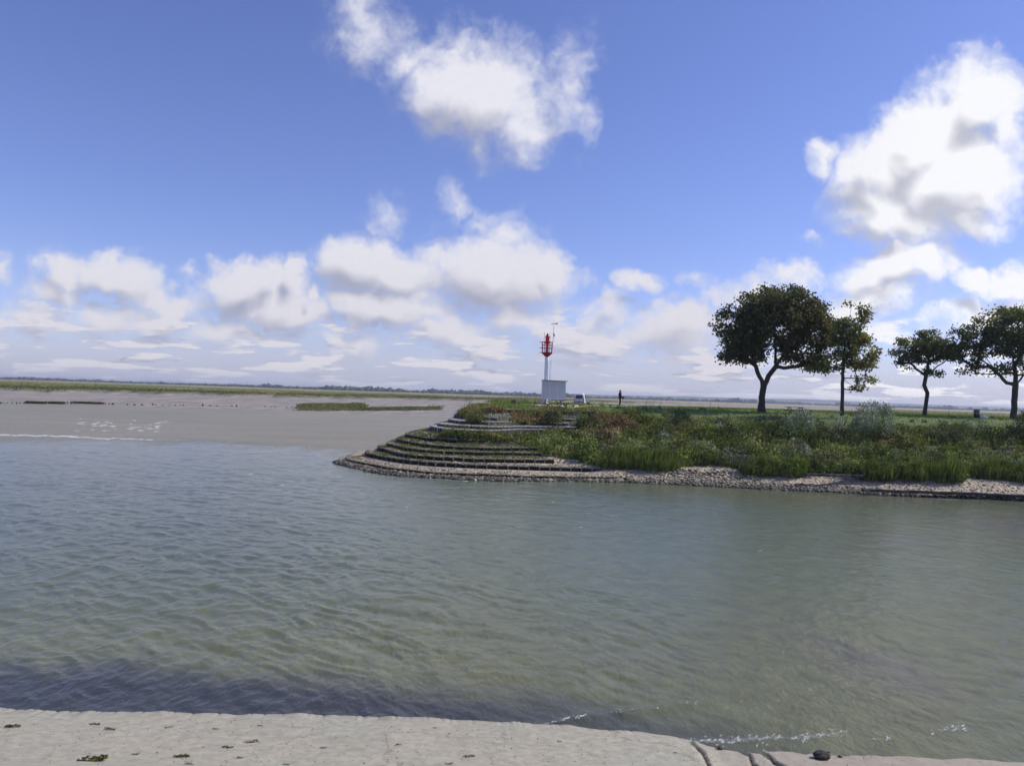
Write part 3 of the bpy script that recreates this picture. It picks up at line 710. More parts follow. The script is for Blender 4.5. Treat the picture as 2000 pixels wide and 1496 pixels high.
c = t.mix(t.math('MULTIPLY', hair, .4), c, (.09, .075, .055))
blo = t.noise(t.mapping(tcn, (.9, 1.6, 1)), 1.0, 7, .68, .6)
c = t.mix(t.smooth(blo, .56, .70, 0, .38), c, (.22, .21, .14))
c = t.mix(t.smooth(t.noise(tcn, 90, 2, .6), .66, .74, 0, .5), c, (.12, .105, .08))
c = t.mix(dk, c, (.035, .028, .022))
t.l.new(c, b.inputs['Base Color']); b.inputs['Roughness'].default_value = .8
bn = t.new('ShaderNodeBump'); bn.inputs['Strength'].default_value = .7; bn.inputs['Distance'].default_value = .015
t.l.new(t.math('ADD', n2, t.math('MULTIPLY', n3, .5)), bn.inputs['Height']); t.l.new(bn.outputs[0], b.inputs['Normal'])
o = link('quay_apron', np_mesh('quay_apron', AV, AFc, smooth=True, attr={'dirt': np.concatenate(dirt)}), M_apron); tag(o, 'worn pale stone apron at the foot of the quay', 'apron', kind='structure')
#PART3END
# ------------------------------------------------------------------ stone baskets of the stepped bank
def lump(n_sub=1):
    _b = bmesh.new(); bmesh.ops.create_icosphere(_b, subdivisions=n_sub, radius=1); v = np.array([tuple(q.co) for q in _b.verts]); f = np.array([[q.index for q in w.verts] for w in _b.faces]); _b.free(); return v, f
LV, LF = lump(1)
def stones(C, size, tints, flat=.7):
    N = len(C); size = np.broadcast_to(size, (N,))
    sc = RNG.uniform(.65, 1.25, (N, 3)); sc[:, 2] *= flat
    a = RNG.uniform(0, 2 * np.pi, N); ca, sa = np.cos(a), np.sin(a)
    P_ = LV[None] * (1 + .16 * RNG.normal(size=(N, len(LV), 1))) * sc[:, None, :] * size[:, None, None]
    x = P_[..., 0] * ca[:, None] - P_[..., 1] * sa[:, None]; y = P_[..., 0] * sa[:, None] + P_[..., 1] * ca[:, None]
    V = np.stack([x, y, P_[..., 2]], -1) + C[:, None, :]
    Fc = (np.arange(N) * len(LV))[:, None, None] + LF[None]
    return V.reshape(-1, 3), Fc.reshape(-1, 3), np.repeat(np.asarray(tints, float) * np.ones((N, 3)), len(LV), 0)
def stone_mat(name, moss):
    m, t, b = mat_base(name)
    at = t.new('ShaderNodeAttribute', attribute_name='tint'); tcn = t.new('ShaderNodeTexCoord').outputs['Object']
    n = t.noise(tcn, 9, 5, .65)
    c = t.mix(1.0, at.outputs['Color'], t.mix(t.smooth(n, .3, .7), (.7,) * 3, (1.3,) * 3), 'MULTIPLY')
    if moss: c = t.mix(t.smooth(t.noise(tcn, 2.2, 4, .6), .52, .66, 0, moss), c, (.05, .055, .02))
    t.l.new(c, b.inputs['Base Color']); b.inputs['Roughness'].default_value = .85
    return m
M_weedy = stone_mat('weedy_stone', .7); M_clean = stone_mat('pale_stone', .15)
def basket_mesh(name, weedy):
    L, H, D = .66, .30, .55
    parts = []
    nx, nz = 8, 4
    for i in range(nx):                       # front face, painted darker for shade, and for weed where weedy
        for j in range(nz):
            c = np.array([[(i + .5) / nx * L - L / 2, -.0 + RNG.uniform(-.02, .02), -H + (j + .5) / nz * H - .01]])
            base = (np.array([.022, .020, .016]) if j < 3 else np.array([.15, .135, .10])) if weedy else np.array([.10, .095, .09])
            parts.append(stones(c, .058, base * RNG.uniform(.7, 1.3)))
    for i in range(nx):                       # top, painted paler as sunlit stone
        for j in range(4):
            c = np.array([[(i + .5) / nx * L - L / 2 + RNG.uniform(-.02, .02), (j + .5) / 4 * D, -.03 + RNG.uniform(-.015, .02)]])
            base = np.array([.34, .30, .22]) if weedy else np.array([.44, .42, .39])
            parts.append(stones(c, .065, base * RNG.uniform(.6, 1.25)))
    # dark packed core
    bx = np.array([[x, y, z] for x in (-L / 2 + .02, L / 2 - .02) for y in (.03, D) for z in (-H, -.05)])
    V, Fc, T = join(parts)
    q = np.array([[0, 1, 3], [0, 3, 2], [4, 6, 7], [4, 7, 5], [0, 4, 5], [0, 5, 1], [2, 3, 7], [2, 7, 6], [1, 5, 7], [1, 7, 3]]) + len(V)
    V = np.concatenate([V, bx]); Fc = np.concatenate([Fc, q]); T = np.concatenate([T, np.tile([[.03, .028, .024]], (8, 1))])
    # wire edges of the cage
    w = .012
    segs = []
    for x in (-L / 2, L / 2):
        segs += [((x, -.05, -H), (x, -.05, .03), w, w), ((x, -.05, .03), (x, D, .03), w, w)]
    segs += [((-L / 2, -.05, .03), (L / 2, -.05, .03), w, w)]
    tv, tf = tubes(segs, 4); tf3 = np.concatenate([tf[:, [0, 1, 2]], tf[:, [0, 2, 3]]])
    wc = np.array([.24, .22, .17]) if weedy else np.array([.45, .44, .42])
    Fc = np.concatenate([Fc, tf3 + len(V)]); V = np.concatenate([V, tv]); T = np.concatenate([T, np.tile(wc, (len(tv), 1))])
    me = np_mesh(name, V, Fc, T); me.materials.append(M_weedy if weedy else M_clean); return me
BASK = {True: [basket_mesh('stone_basket', True) for _ in range(5)], False: [basket_mesh('stone_basket', False) for _ in range(5)]}
ROWS = {1: 'weed-dark stone basket in the lowest row of the stepped bank, just above the water',
        2: 'weed-dark stone basket in the second row up from the water',
        3: 'weed-dark stone basket in the third row up from the water',
        4: 'weed-dark stone basket in the fourth row up from the water',
        5: 'weed-dark stone basket in the fifth row up from the water',
        6: 'dark stone basket in the sixth row, right under the tall grass strip',
        7: 'pale stone basket in the lower of the two clean grey rows',
        8: 'pale stone basket in the upper of the two clean grey rows',
        9: 'pale stone basket showing between brown weeds above the clean rows',
        10: 'pale stone basket in the weedy row below the crest',
        11: 'dark stone basket along the grassy crest of the tip'}
gcount = 0
for k, lab in ROWS.items():
    C_ = CT[k]; seg = np.linalg.norm(np.diff(C_[:, :2], axis=0), axis=1); cum = np.concatenate([[0], np.cumsum(seg)])
    px_, py_ = proj(C_)
    s0 = cum[int(S_TIP)] - 1.2; i_end = np.flatnonzero((np.arange(NS) > S_TIP) & (px_ > GAB_END[k]))[0]; s1 = cum[i_end]
    n = int((s1 - s0) / .76)
    for q in range(n):
        a_, b_ = s0 + q * .76, s0 + q * .76 + .74
        A = np.array([np.interp(a_, cum, C_[:, i]) for i in range(3)]); B = np.array([np.interp(b_, cum, C_[:, i]) for i in range(3)])
        mpx = proj(((A + B) / 2)[None])[0][0]
        if k in (3, 4, 5) and mpx > 1060 and RNG.random() < .5: continue
        if k == 6 and mpx > 900: continue
        if k == 9 and not (mpx < 905 or 940 < mpx < 962 or mpx > 1085): continue
        if k == 10 and not (mpx < 905 or 940 < mpx < 975 or mpx > 1085): continue
        weedy = k in (1, 2, 3, 4, 5, 6, 11)
        o = link('stone_basket', BASK[weedy][int(RNG.integers(5))]); m = (A + B) / 2
        ang = math.atan2(B[1] - A[1], B[0] - A[0])
        o.location = (m[0] + math.sin(ang) * .02, m[1] - math.cos(ang) * .02, m[2] + RNG.uniform(-.015, .02)); o.rotation_euler = (RNG.normal(0, .02), RNG.normal(0, .02), ang + RNG.normal(0, .02))
        ls = float(np.linalg.norm(B - A)) / .74; o.scale = (ls, 1, RNG.uniform(.93, 1.1) * (.62 if k == 1 else 1))
        tag(o, lab, 'stone basket', 'stone baskets in row %s of the stepped bank' % ['one', 'two', 'three', 'four', 'five', 'six', 'seven', 'eight', 'nine', 'ten', 'eleven'][k - 1]); gcount += 1
print('baskets', gcount)

# loose stones on the treads and along the beach
def band_pts(px0, px1, k0, k1, n):
    s = RNG.uniform(S_TIP, NS - 1, n * 3); k = RNG.uniform(k0, k1, n * 3); P_ = bank_pt(s, k); x, y = proj(P_)
    g = (x > px0) & (x < px1) & ((k % 1 < .72) | (x > 1150)); return P_[g][:n], k[g][:n]
PT = []
P_, k_ = band_pts(640, 1300, .0, .8, 5200); PT.append((P_, RNG.uniform(.07, .19, len(P_))))
P_, k_ = band_pts(640, 1250, .05, 6.9, 9000); PT.append((P_, np.where(RNG.random(len(P_)) < .3, .075, .05)))
P_, k_ = band_pts(1150, 1720, 0.0, 1.15, 7000); PT.append((P_, RNG.uniform(.06, .15, len(P_))))
P_, k_ = band_pts(1290, 1480, 1.1, 2.6, 1500); PT.append((P_, RNG.uniform(.06, .15, len(P_))))
P_, k_ = band_pts(1690, 2300, -.0, .55, 4200); PT.append((P_, RNG.uniform(.07, .16, len(P_))))
P_, k_ = band_pts(1690, 2300, .6, 2.4, 1500); PT.append((P_, RNG.uniform(.03, .07, len(P_))))
P_, k_ = band_pts(830, 1140, 6.95, 11, 3200); PT.append((P_, RNG.uniform(.04, .08, len(P_))))
SP = np.concatenate([p for p, _ in PT]); SS = np.concatenate([s for _, s in PT]); SP = SP + RNG.normal(0, .05, SP.shape) * np.array([1, 1, .2])
hgt_ = SP[:, 2:3] + RNG.normal(0, .1, (len(SP), 1))
stc = np.where(hgt_ < .05, np.array([[.05, .046, .038]]), np.where(hgt_ < .22, np.array([[.21, .185, .135]]), np.array([[.37, .31, .22]]))) * RNG.choice([.3, .6, .9, 1.25], (len(SP), 1), p=[.2, .25, .35, .2])
up_ = (SP[:, 2] > 2.4)[:, None]; stc = np.where(up_, np.array([[.40, .385, .36]]) * RNG.uniform(.7, 1.2, (len(SP), 1)), stc)
mossy = (RNG.random(len(SP)) < .30)[:, None] & (SP[:, 2:3] > .5) & (SP[:, 2:3] < 2.2) & (SP[:, 0:1] < 8); stc = np.where(mossy, np.array([[.07, .085, .025]]), stc)
o = link('shore_stones', np_mesh('shore_stones', *stones(SP, SS, stc)), M_clean); tag(o, 'loose rounded stones along the far shore', 'stones', kind='stuff')

PATH = [(935, 80.5, .9), (1000, 81, 1.0), (1055, 79.8, 1.6), (1110, 79.8, 1.8), (1160, 82, 1.2), (1230, 86, 1.2), (1330, 92, 1.2)]
PW = [(ray(px, hz_y(px)).x / ray(px, hz_y(px)).y * d_, d_, w_) for px, d_, w_ in PATH]
def path_dist(x, y):
    r = np.full(np.shape(x), 9.0)
    for (ax, ay, aw), (bx, by, bw) in zip(PW, PW[1:]):
        f = np.clip(((x - ax) * (bx - ax) + (y - ay) * (by - ay)) / ((bx - ax) ** 2 + (by - ay) ** 2), 0, 1)
        r = np.minimum(r, np.hypot(x - ax - f * (bx - ax), y - ay - f * (by - ay)) - aw - f * (bw - aw))
    return r
pv_ = []
for u in np.linspace(0, len(PW) - 1.001, 90):
    i = int(u); f = u - i; a, b_ = np.array(PW[i]), np.array(PW[i + 1]); c_ = a * (1 - f) + b_ * f; t_ = (b_ - a)[:2]; n_ = np.array([-t_[1], t_[0]]) / np.linalg.norm(t_); w_ = c_[2] * (1 + .2 * math.sin(u * 9))
    for s_ in np.linspace(-1, 1, 5):
        q = c_[:2] + n_ * w_ * s_; pv_.append((q[0], q[1], np.interp(q[1], [75.8, 79, 85, 110], [4.35, 4.8, 4.92, 4.95]) + .06 - .03 * abs(s_)))
o = link('path', np_mesh('path', np.array(pv_), grid_faces(90, 5), smooth=True), plain('path_dirt', (.40, .33, .26), .95, vary=.3, scale=2)); tag(o, 'pale trodden dirt path past the cabin', 'path', kind='structure')
# ------------------------------------------------------------------ wild cover of the slope
COVER = [(868,846),(905,848),(1000,852),(1130,846),(1134,834),(1130,829),(1060,826),(1000,829),(905,827),(893,815),(905,803),(915,780),(2900,780),(2900,975),(2000,938),(1880,932),(1868,939),(1800,934),(1700,936),(1640,924),(1572,927),(1500,928),(1456,917),(1400,907),(1340,911),(1288,916),(1200,916),(1177,913),(1120,900),(1085,892),(1050,880),(1015,866),(960,858),(868,852)]
def cover_sample(n, kmin=.8, kmax=NK - 1.0):
    s = RNG.uniform(S_TIP, NS - 1, n); k = RNG.uniform(kmin, kmax, n); P_ = bank_pt(s, k); x, y = proj(P_)
    bare = ((x > 938) & (x < 1000) & (y > 806) & (y < 830)) | ((x > 1088) & (x < 1136) & (y > 810) & (y < 846)) | ((x > 880) & (x < 915) & (y > 815) & (y < 832))
    g = inside(COVER, x, y) & (x < 2150) & ~bare; return P_[g], x[g], y[g]
def cover_col(x, y, P_):
    n1 = fbm(P_[:, 0] / 2.2, P_[:, 1] / 2.2, 3); n2 = fbm(P_[:, 0] / 5 + 40, P_[:, 1] / 5, 3)
    col = np.tile(np.array([[.088, .116, .026]]), (len(x), 1))
    def blend(w, c):
        nonlocal col; w = np.clip(w, 0, 1)[:, None]; col = col * (1 - w) + np.array([c]) * w
    blend(sstep(n1, .0, .35), (.135, .15, .045))
    blend(sstep(n1, -.05, -.35), (.055, .075, .022))
    blend(sstep(n2, .05, .3) * .8, (.135, .135, .055))
    blend(sstep(n2 - n1, .25, .5) * .7, (.125, .15, .095))                       # grey green willow-herb
    br = np.exp(-((x - 1060) / 170) ** 2) * sstep(y, 850, 838) + np.exp(-((x - 1215) / 70) ** 2) * np.exp(-((y - 845) / 22) ** 2) + .8 * np.exp(-((x - 1730) / 60) ** 2) * np.exp(-((y - 866) / 9) ** 2)
    blend(.75 * br * sstep(n1 + n2, -.25, .2), (.135, .085, .042))
    blend(br * sstep(n2, .12, .3) * .7, (.20, .13, .06))
    blend(np.exp(-((x - 1000) / 130) ** 2) * np.exp(-((y - 848) / 9) ** 2) * .7, (.085, .08, .033))
    lawnw = sstep(y - np.interp(x, [900, 1200, 1350, 1500, 1700, 1850, 2000], [800, 808, 826, 832, 846, 838, 838]), 3, -4)
    blend(lawnw * .9, (.13, .175, .040))
    return col, lawnw, br
P_, x, y = cover_sample(60000)
col, lw, br = cover_col(x, y, P_)
parts = []
# low grass everywhere
sel = (RNG.random(len(P_)) < .62) & (path_dist(P_[:, 0], P_[:, 1]) > 0)
B = np.repeat(P_[sel], 4, 0) + RNG.normal(0, .16, (sel.sum() * 4, 3)) * np.array([1, 1, .1])
hh = np.repeat(np.where(lw[sel] > .5, .14, .30), 4)
parts.append(blades(B, hh, .05, np.repeat(col[sel], 4, 0), lean=.5, wind=(.35, 0)))
_ln = RNG.random((42000, 2)); _fr = np.array(LR)      # short turf on the flat top
_i = (_ln[:, 0] ** 1.6 * 7.99).astype(int); _j = (_ln[:, 1] * (nb - 2)).astype(int); _g = (_ln[:, 0] ** 1.6 * 7.99 - _i)[:, None]
LP = _fr[_i, _j] * (1 - _g) + _fr[_i + 1, _j] * _g + RNG.normal(0, .25, (42000, 3)) * np.array([1, 1, 0]); _lx, _ly = proj(LP); LP = LP[(_lx < 2150) & (_lx > 930) & (path_dist(LP[:, 0], LP[:, 1]) > 0)]
_n = fbm(LP[:, 0] / 3, LP[:, 1] / 3, 3)[:, None]; lc = np.where(_n > .1, np.array([[.15, .165, .06]]), np.array([[.11, .145, .038]]))
parts.append(blades(np.repeat(LP, 3, 0) + RNG.normal(0, .15, (len(LP) * 3, 3)) * np.array([1, 1, 0]), .11, .05, np.repeat(lc, 3, 0), lean=.7))
o = link('slope_grass', np_mesh('slope_grass', *join(parts)), M_grass); tag(o, 'rough mixed grass on the slope of the far bank', 'grass', kind='stuff')
# broad-leaved weeds in clumps
nclump = 3400
P_, x, y = cover_sample(nclump * 3, 1.2)
col, lw, br = cover_col(x, y, P_)
keep = (lw < .45) | (RNG.random(len(lw)) < .10); P_, x, y, col, br, lw = P_[keep][:nclump], x[keep][:nclump], y[keep][:nclump], col[keep][:nclump], br[keep][:nclump], lw[keep][:nclump]
big = fbm(P_[:, 0] / 2.6 + 5, P_[:, 1] / 2.6, 2)
rad = np.clip(.36 + big * .6, .16, .95) * RNG.uniform(.7, 1.2, len(P_)); rad = np.where(lw > .3, rad * .5, rad); rad = np.where((y < 845) & (x < 1130), rad * .8, rad); rad = np.where((y > 838) & (y < 862) & (x < 1010), .3, rad)
NLF = 60
cen = np.repeat(P_, NLF, 0); rr = np.repeat(rad, NLF)
q = RNG.normal(size=(len(cen), 3)); q /= np.linalg.norm(q, axis=1, keepdims=True); q[:, 2] = np.abs(q[:, 2]) * 1.25
cen = cen + q * (rr * RNG.uniform(.45, 1.0, len(rr)) ** .6)[:, None]
parts = [leaf_cards(cen, .19 + rr * .07, .085 + rr * .035, np.repeat(col, NLF, 0), up=.5)]
# larger bushy clumps, random tones, the darker ones painting in shade
P2, x2, y2 = cover_sample(4200, 1.6, 11.2); col2, lw2, br2 = cover_col(x2, y2, P2)
kp = (lw2 < .4) & (x2 > 1060) & (fbm(P2[:, 0] / 3.5 + 20, P2[:, 1] / 3.5, 2) > -.12); P2, col2, y2 = P2[kp][:560], col2[kp][:560], y2[kp][:560]
nb2 = len(P2); R2 = RNG.uniform(.45, 1.15, nb2); H2 = R2 * RNG.uniform(.8, 1.35, nb2); tone = RNG.choice([.36, .6, 1.0, 1.4], nb2, p=[.25, .3, .3, .15])[:, None] * np.where(RNG.random((nb2, 1)) < .18, np.array([[1.25, 1.2, 1.9]]), 1.0)
NB2 = 230; c2 = np.repeat(P2, NB2, 0); q = RNG.normal(size=(len(c2), 3)); q /= np.linalg.norm(q, axis=1, keepdims=True); q[:, 2] = np.abs(q[:, 2])
rr2 = RNG.uniform(.35, 1, len(c2)) ** .5; lob = 1 + .35 * perlin(c2[:, 0] + q[:, 0] * 2.2, c2[:, 1] + q[:, 1] * 2.2 + q[:, 2] * 2)
c2 = c2 + q * (rr2 * lob)[:, None] * np.stack([np.repeat(R2, NB2), np.repeat(R2, NB2), np.repeat(H2, NB2)], 1)
parts.append(leaf_cards(c2, .20, .085, np.repeat(col2 * tone, NB2, 0), up=.4))
# tall dry stems
ns = 2600; si = RNG.choice(len(P_), ns); B = P_[si] + RNG.normal(0, .35, (ns, 3)) * np.array([1, 1, 0]); B[:, 2] += .1
o = link('slope_weeds', np_mesh('slope_weeds', *join(parts)), M_leaf); tag(o, 'tangled leafy weeds covering the slope of the far bank', 'weeds', kind='stuff')
dry = np.where(RNG.random((ns, 1)) < .5, np.array([[.17, .12, .06]]), np.array([[.14, .14, .055]]))
o = link('dry_stems', np_mesh('dry_stems', *blades(np.repeat(B, 2, 0), np.where(np.repeat(br[si], 2) > .3, .75, .85), .035, np.repeat(dry, 2, 0), lean=.35, wind=(.4, 0))), M_grass); tag(o, 'tall dry stalks rising from the weeds of the far bank', 'stalks', kind='stuff')
# moss and tufts on the stone treads of the tip
s = RNG.uniform(S_TIP, NS - 1, 30000); k = RNG.uniform(1.2, 6.8, 30000); P_ = bank_pt(s, k); x, y = proj(P_)
g = (x < 1180) & (fbm(P_[:, 0] / 1.3, P_[:, 1] / 1.3, 3) + (y < 892) * .12 + (x - 900) / 1500 > .10) & (y < 900); P_ = P_[g][:5200]
P_[:, 2] += .03
o = link('tread_moss', np_mesh('tread_moss', *blades(np.repeat(P_, 3, 0) + RNG.normal(0, .06, (len(P_) * 3, 3)) * np.array([1, 1, 0]), .09, .05, np.tile([[.095, .105, .035]], (len(P_) * 3, 1)), lean=.8)), M_grass); tag(o, 'green tufts growing between the stone rows of the tip', 'moss', kind='stuff')

# ------------------------------------------------------------------ single shrubs and tall grass clumps on the slope
def shrub(name, px, py, w, h, colour, label, leaf=(.16, .05), n=1500, silver=False, conic=0.0, cat='shrub', group=None, wind=.12, d=None):
    base = bank_at(px, py) if d is None else at_d(px, py, d)
    root = empty(name, base)
    tag(root, label, cat, group)
    # stems
    segs = []; tips = []
    nst = 9
    for i in range(nst):
        a = i / nst * 2 * math.pi + random.uniform(-.3, .3); sp = random.uniform(.25, .95)
        tip = Vector((math.cos(a) * w * .5 * sp * (1 - conic * .5) + wind * h, math.sin(a) * w * .5 * sp, h * random.uniform(.65, .95)))
        p0 = Vector((random.uniform(-.06, .06) * w, random.uniform(-.06, .06) * w, -.05)); mid = p0.lerp(tip, .5) + Vector((math.cos(a) * .08 * w, math.sin(a) * .08 * w, .06 * h))
        r0 = .022 * h ** .5
        segs += [(tuple(p0), tuple(mid), r0, r0 * .7), (tuple(mid), tuple(tip), r0 * .7, r0 * .25)]; tips.append((p0, mid, tip))
    tv, tf = tubes(segs, 5); link('stems', np_mesh('stems', tv, tf), M_stem, root)
    C_ = []
    ncl = max(12, int(n / 26))
    for i in range(ncl):
        u = RNG.normal(size=3); u /= np.linalg.norm(u); zf = RNG.uniform(.02, 1)
        rad_ = (1 - conic * zf) * math.sqrt(max(.06, 1 - (max(0, zf - .45) / .58) ** 2)) * RNG.uniform(.35, 1.0) ** .5
        ph = RNG.uniform(0, 2 * math.pi)
        c_ = np.array([math.cos(ph) * w * .5 * rad_ + wind * h * zf, math.sin(ph) * w * .5 * rad_, zf * h])
        C_.append(c_ + RNG.normal(0, .085 * w ** .6, (26, 3)))
    C_ = np.concatenate(C_); C_[:, 2] = np.maximum(C_[:, 2], .02)
    cc = np.tile(np.array([colour]), (len(C_), 1)) * np.repeat(RNG.uniform(.65, 1.35, (ncl, 1)), 26, 0)
    v, f, tnt = leaf_cards(C_, leaf[0], leaf[1], cc, up=.6)
    link('foliage', np_mesh('foliage', v, f, tnt), M_silver if silver else M_leaf, root)
    return root
def tall_grass(px, py, w, h, colour, label, n=1400):
    base = bank_at(px, py); root = empty('tall_grass_clump', base); tag(root, label, 'grass clump', 'tall grass clumps at the foot of the slope')
    r = np.sqrt(RNG.uniform(0, 1, n)); a = RNG.uniform(0, 2 * np.pi, n)
    B = np.stack([np.cos(a) * r * w / 2, np.sin(a) * r * w / 3.2, np.full(n, -.05) + np.sin(a) * r * w / 3.2 * .16], 1)
    h *= .82; H = h * (1 - .45 * r ** 2) * (.75 + .5 * (perlin(B[:, 0] * 1.3 + px, B[:, 1] * 1.3) + .5))
    v, f, t_ = blades(B, H, .045, np.tile([colour], (n, 1)), lean=.38, wind=(.38, -.05))
    link('blades', np_mesh('blades', v, f, t_), M_grass, root)
    k2 = n // 3
    B2 = B[:k2] + RNG.normal(0, .1, (k2, 3)); v, f, t_ = leaf_cards(B2 + np.stack([np.zeros(k2), np.zeros(k2), RNG.uniform(.1, .6, k2) * h], 1), .25, .06, np.tile([np.array(colour) * .8], (k2, 1)), up=1.2)
    link('leaves', np_mesh('leaves', v, f, t_), M_leaf, root)
DG = (.030, .045, .020); GG = (.055, .075, .026); SG = (.145, .17, .12); OL = (.10, .115, .04)
shrub('shrub', 1326, 838, 2.6, 1.75, DG, 'dark bushy shrub with a pointed top above the grass clumps, left of all trees', conic=.55, n=2200)
shrub('willow_shrub', 1700, 852, 3.3, 2.75, SG, 'big silvery willow shrub rising above the lawn right of the slim tree', leaf=(.27, .065), silver=True, n=3400)
shrub('willow_shrub', 1556, 848, 3.2, 2.0, SG, 'loose silvery willow shrub in front of the picnic table', leaf=(.25, .06), silver=True, n=2200)
shrub('willow_shrub', 1634, 858, 1.8, 2.5, (.15, .18, .13), 'thin grey willow shrub just below the slim tree trunk', leaf=(.18, .04), silver=True, n=700)
shrub('shrub', 1500, 850, 3.0, 1.6, DG, 'dark green shrub below the forked tree trunk', n=1900)
shrub('shrub', 1595, 862, 2.6, 1.0, DG, 'low dark shrub between the two silvery willow shrubs', n=1300)
shrub('shrub', 1672, 866, 2.6, 1.3, DG, 'dark low shrub at the left foot of the big silvery willow', n=1500)
shrub('shrub', 1852, 862, 3.2, 1.5, GG, 'round dark green shrub below and left of the litter bin', n=2000)
shrub('shrub', 1902, 858, 2.4, 1.7, (.10, .125, .07), 'pale green shrub right under the litter bin', n=1200, silver=True)
shrub('shrub', 1938, 868, 2.6, 1.4, DG, 'low dark shrub beside the driftwood poles', n=1500)
shrub('shrub', 2003, 868, 2.7, 2.6, (.022, .034, .017), 'tall nearly black shrub at the right edge beside the last tree', n=3000)
shrub('shrub', 1466, 836, 2.2, .9, OL, 'low olive shrub on the lawn edge left of the forked tree', n=900)
shrub('shrub', 1395, 838, 2.2, .95, GG, 'small green shrub right of the pointed dark shrub', n=900)
shrub('shrub', 935, 826, 2.4, .9, (.075, .085, .03), 'olive green shrub among the stone rows of the tip', n=1100)
shrub('shrub', 1073, 826, 2.0, 1.0, DG, 'dark green shrub on the upper stone rows below the white cabin', n=1200)
shrub('shrub', 1390, 905, 1.8, .9, GG, 'small leafy shrub at the top of the stony beach', n=800)
shrub('shrub', 1590, 922, 1.9, .9, GG, 'small leafy shrub between two tall grass clumps by the beach', n=800)
RG = (.092, .112, .030); RD = (.078, .096, .028)
tall_grass(1215, 910, 3.4, 1.5, RD, 'dark tall grass clump at the left end of the bushy slope')
tall_grass(1285, 912, 3.4, 1.6, RG, 'tall green grass clump next to the start of the stony beach')
tall_grass(1485, 922, 3.0, 1.2, RD, 'broad dark grass clump right of the stony spill')
tall_grass(1545, 924, 2.4, 1.5, (.10, .13, .03), 'bright green grass clump above the middle of the beach')
tall_grass(1710, 932, 3.0, 1.5, RD, 'blue green grass clump drooping onto the beach')
tall_grass(1780, 932, 2.6, 1.5, RG, 'tall grass clump hanging over the dark ledge')
tall_grass(1845, 935, 2.6, 1.7, (.085, .11, .028), 'thick green grass clump standing forward on the beach')
tall_grass(1935, 930, 3.2, 1.5, RD, 'dark grass clump near the right edge above the sand')
tall_grass(1995, 936, 3.0, 1.4, RD, 'dark grass clump cut by the right edge of the view')

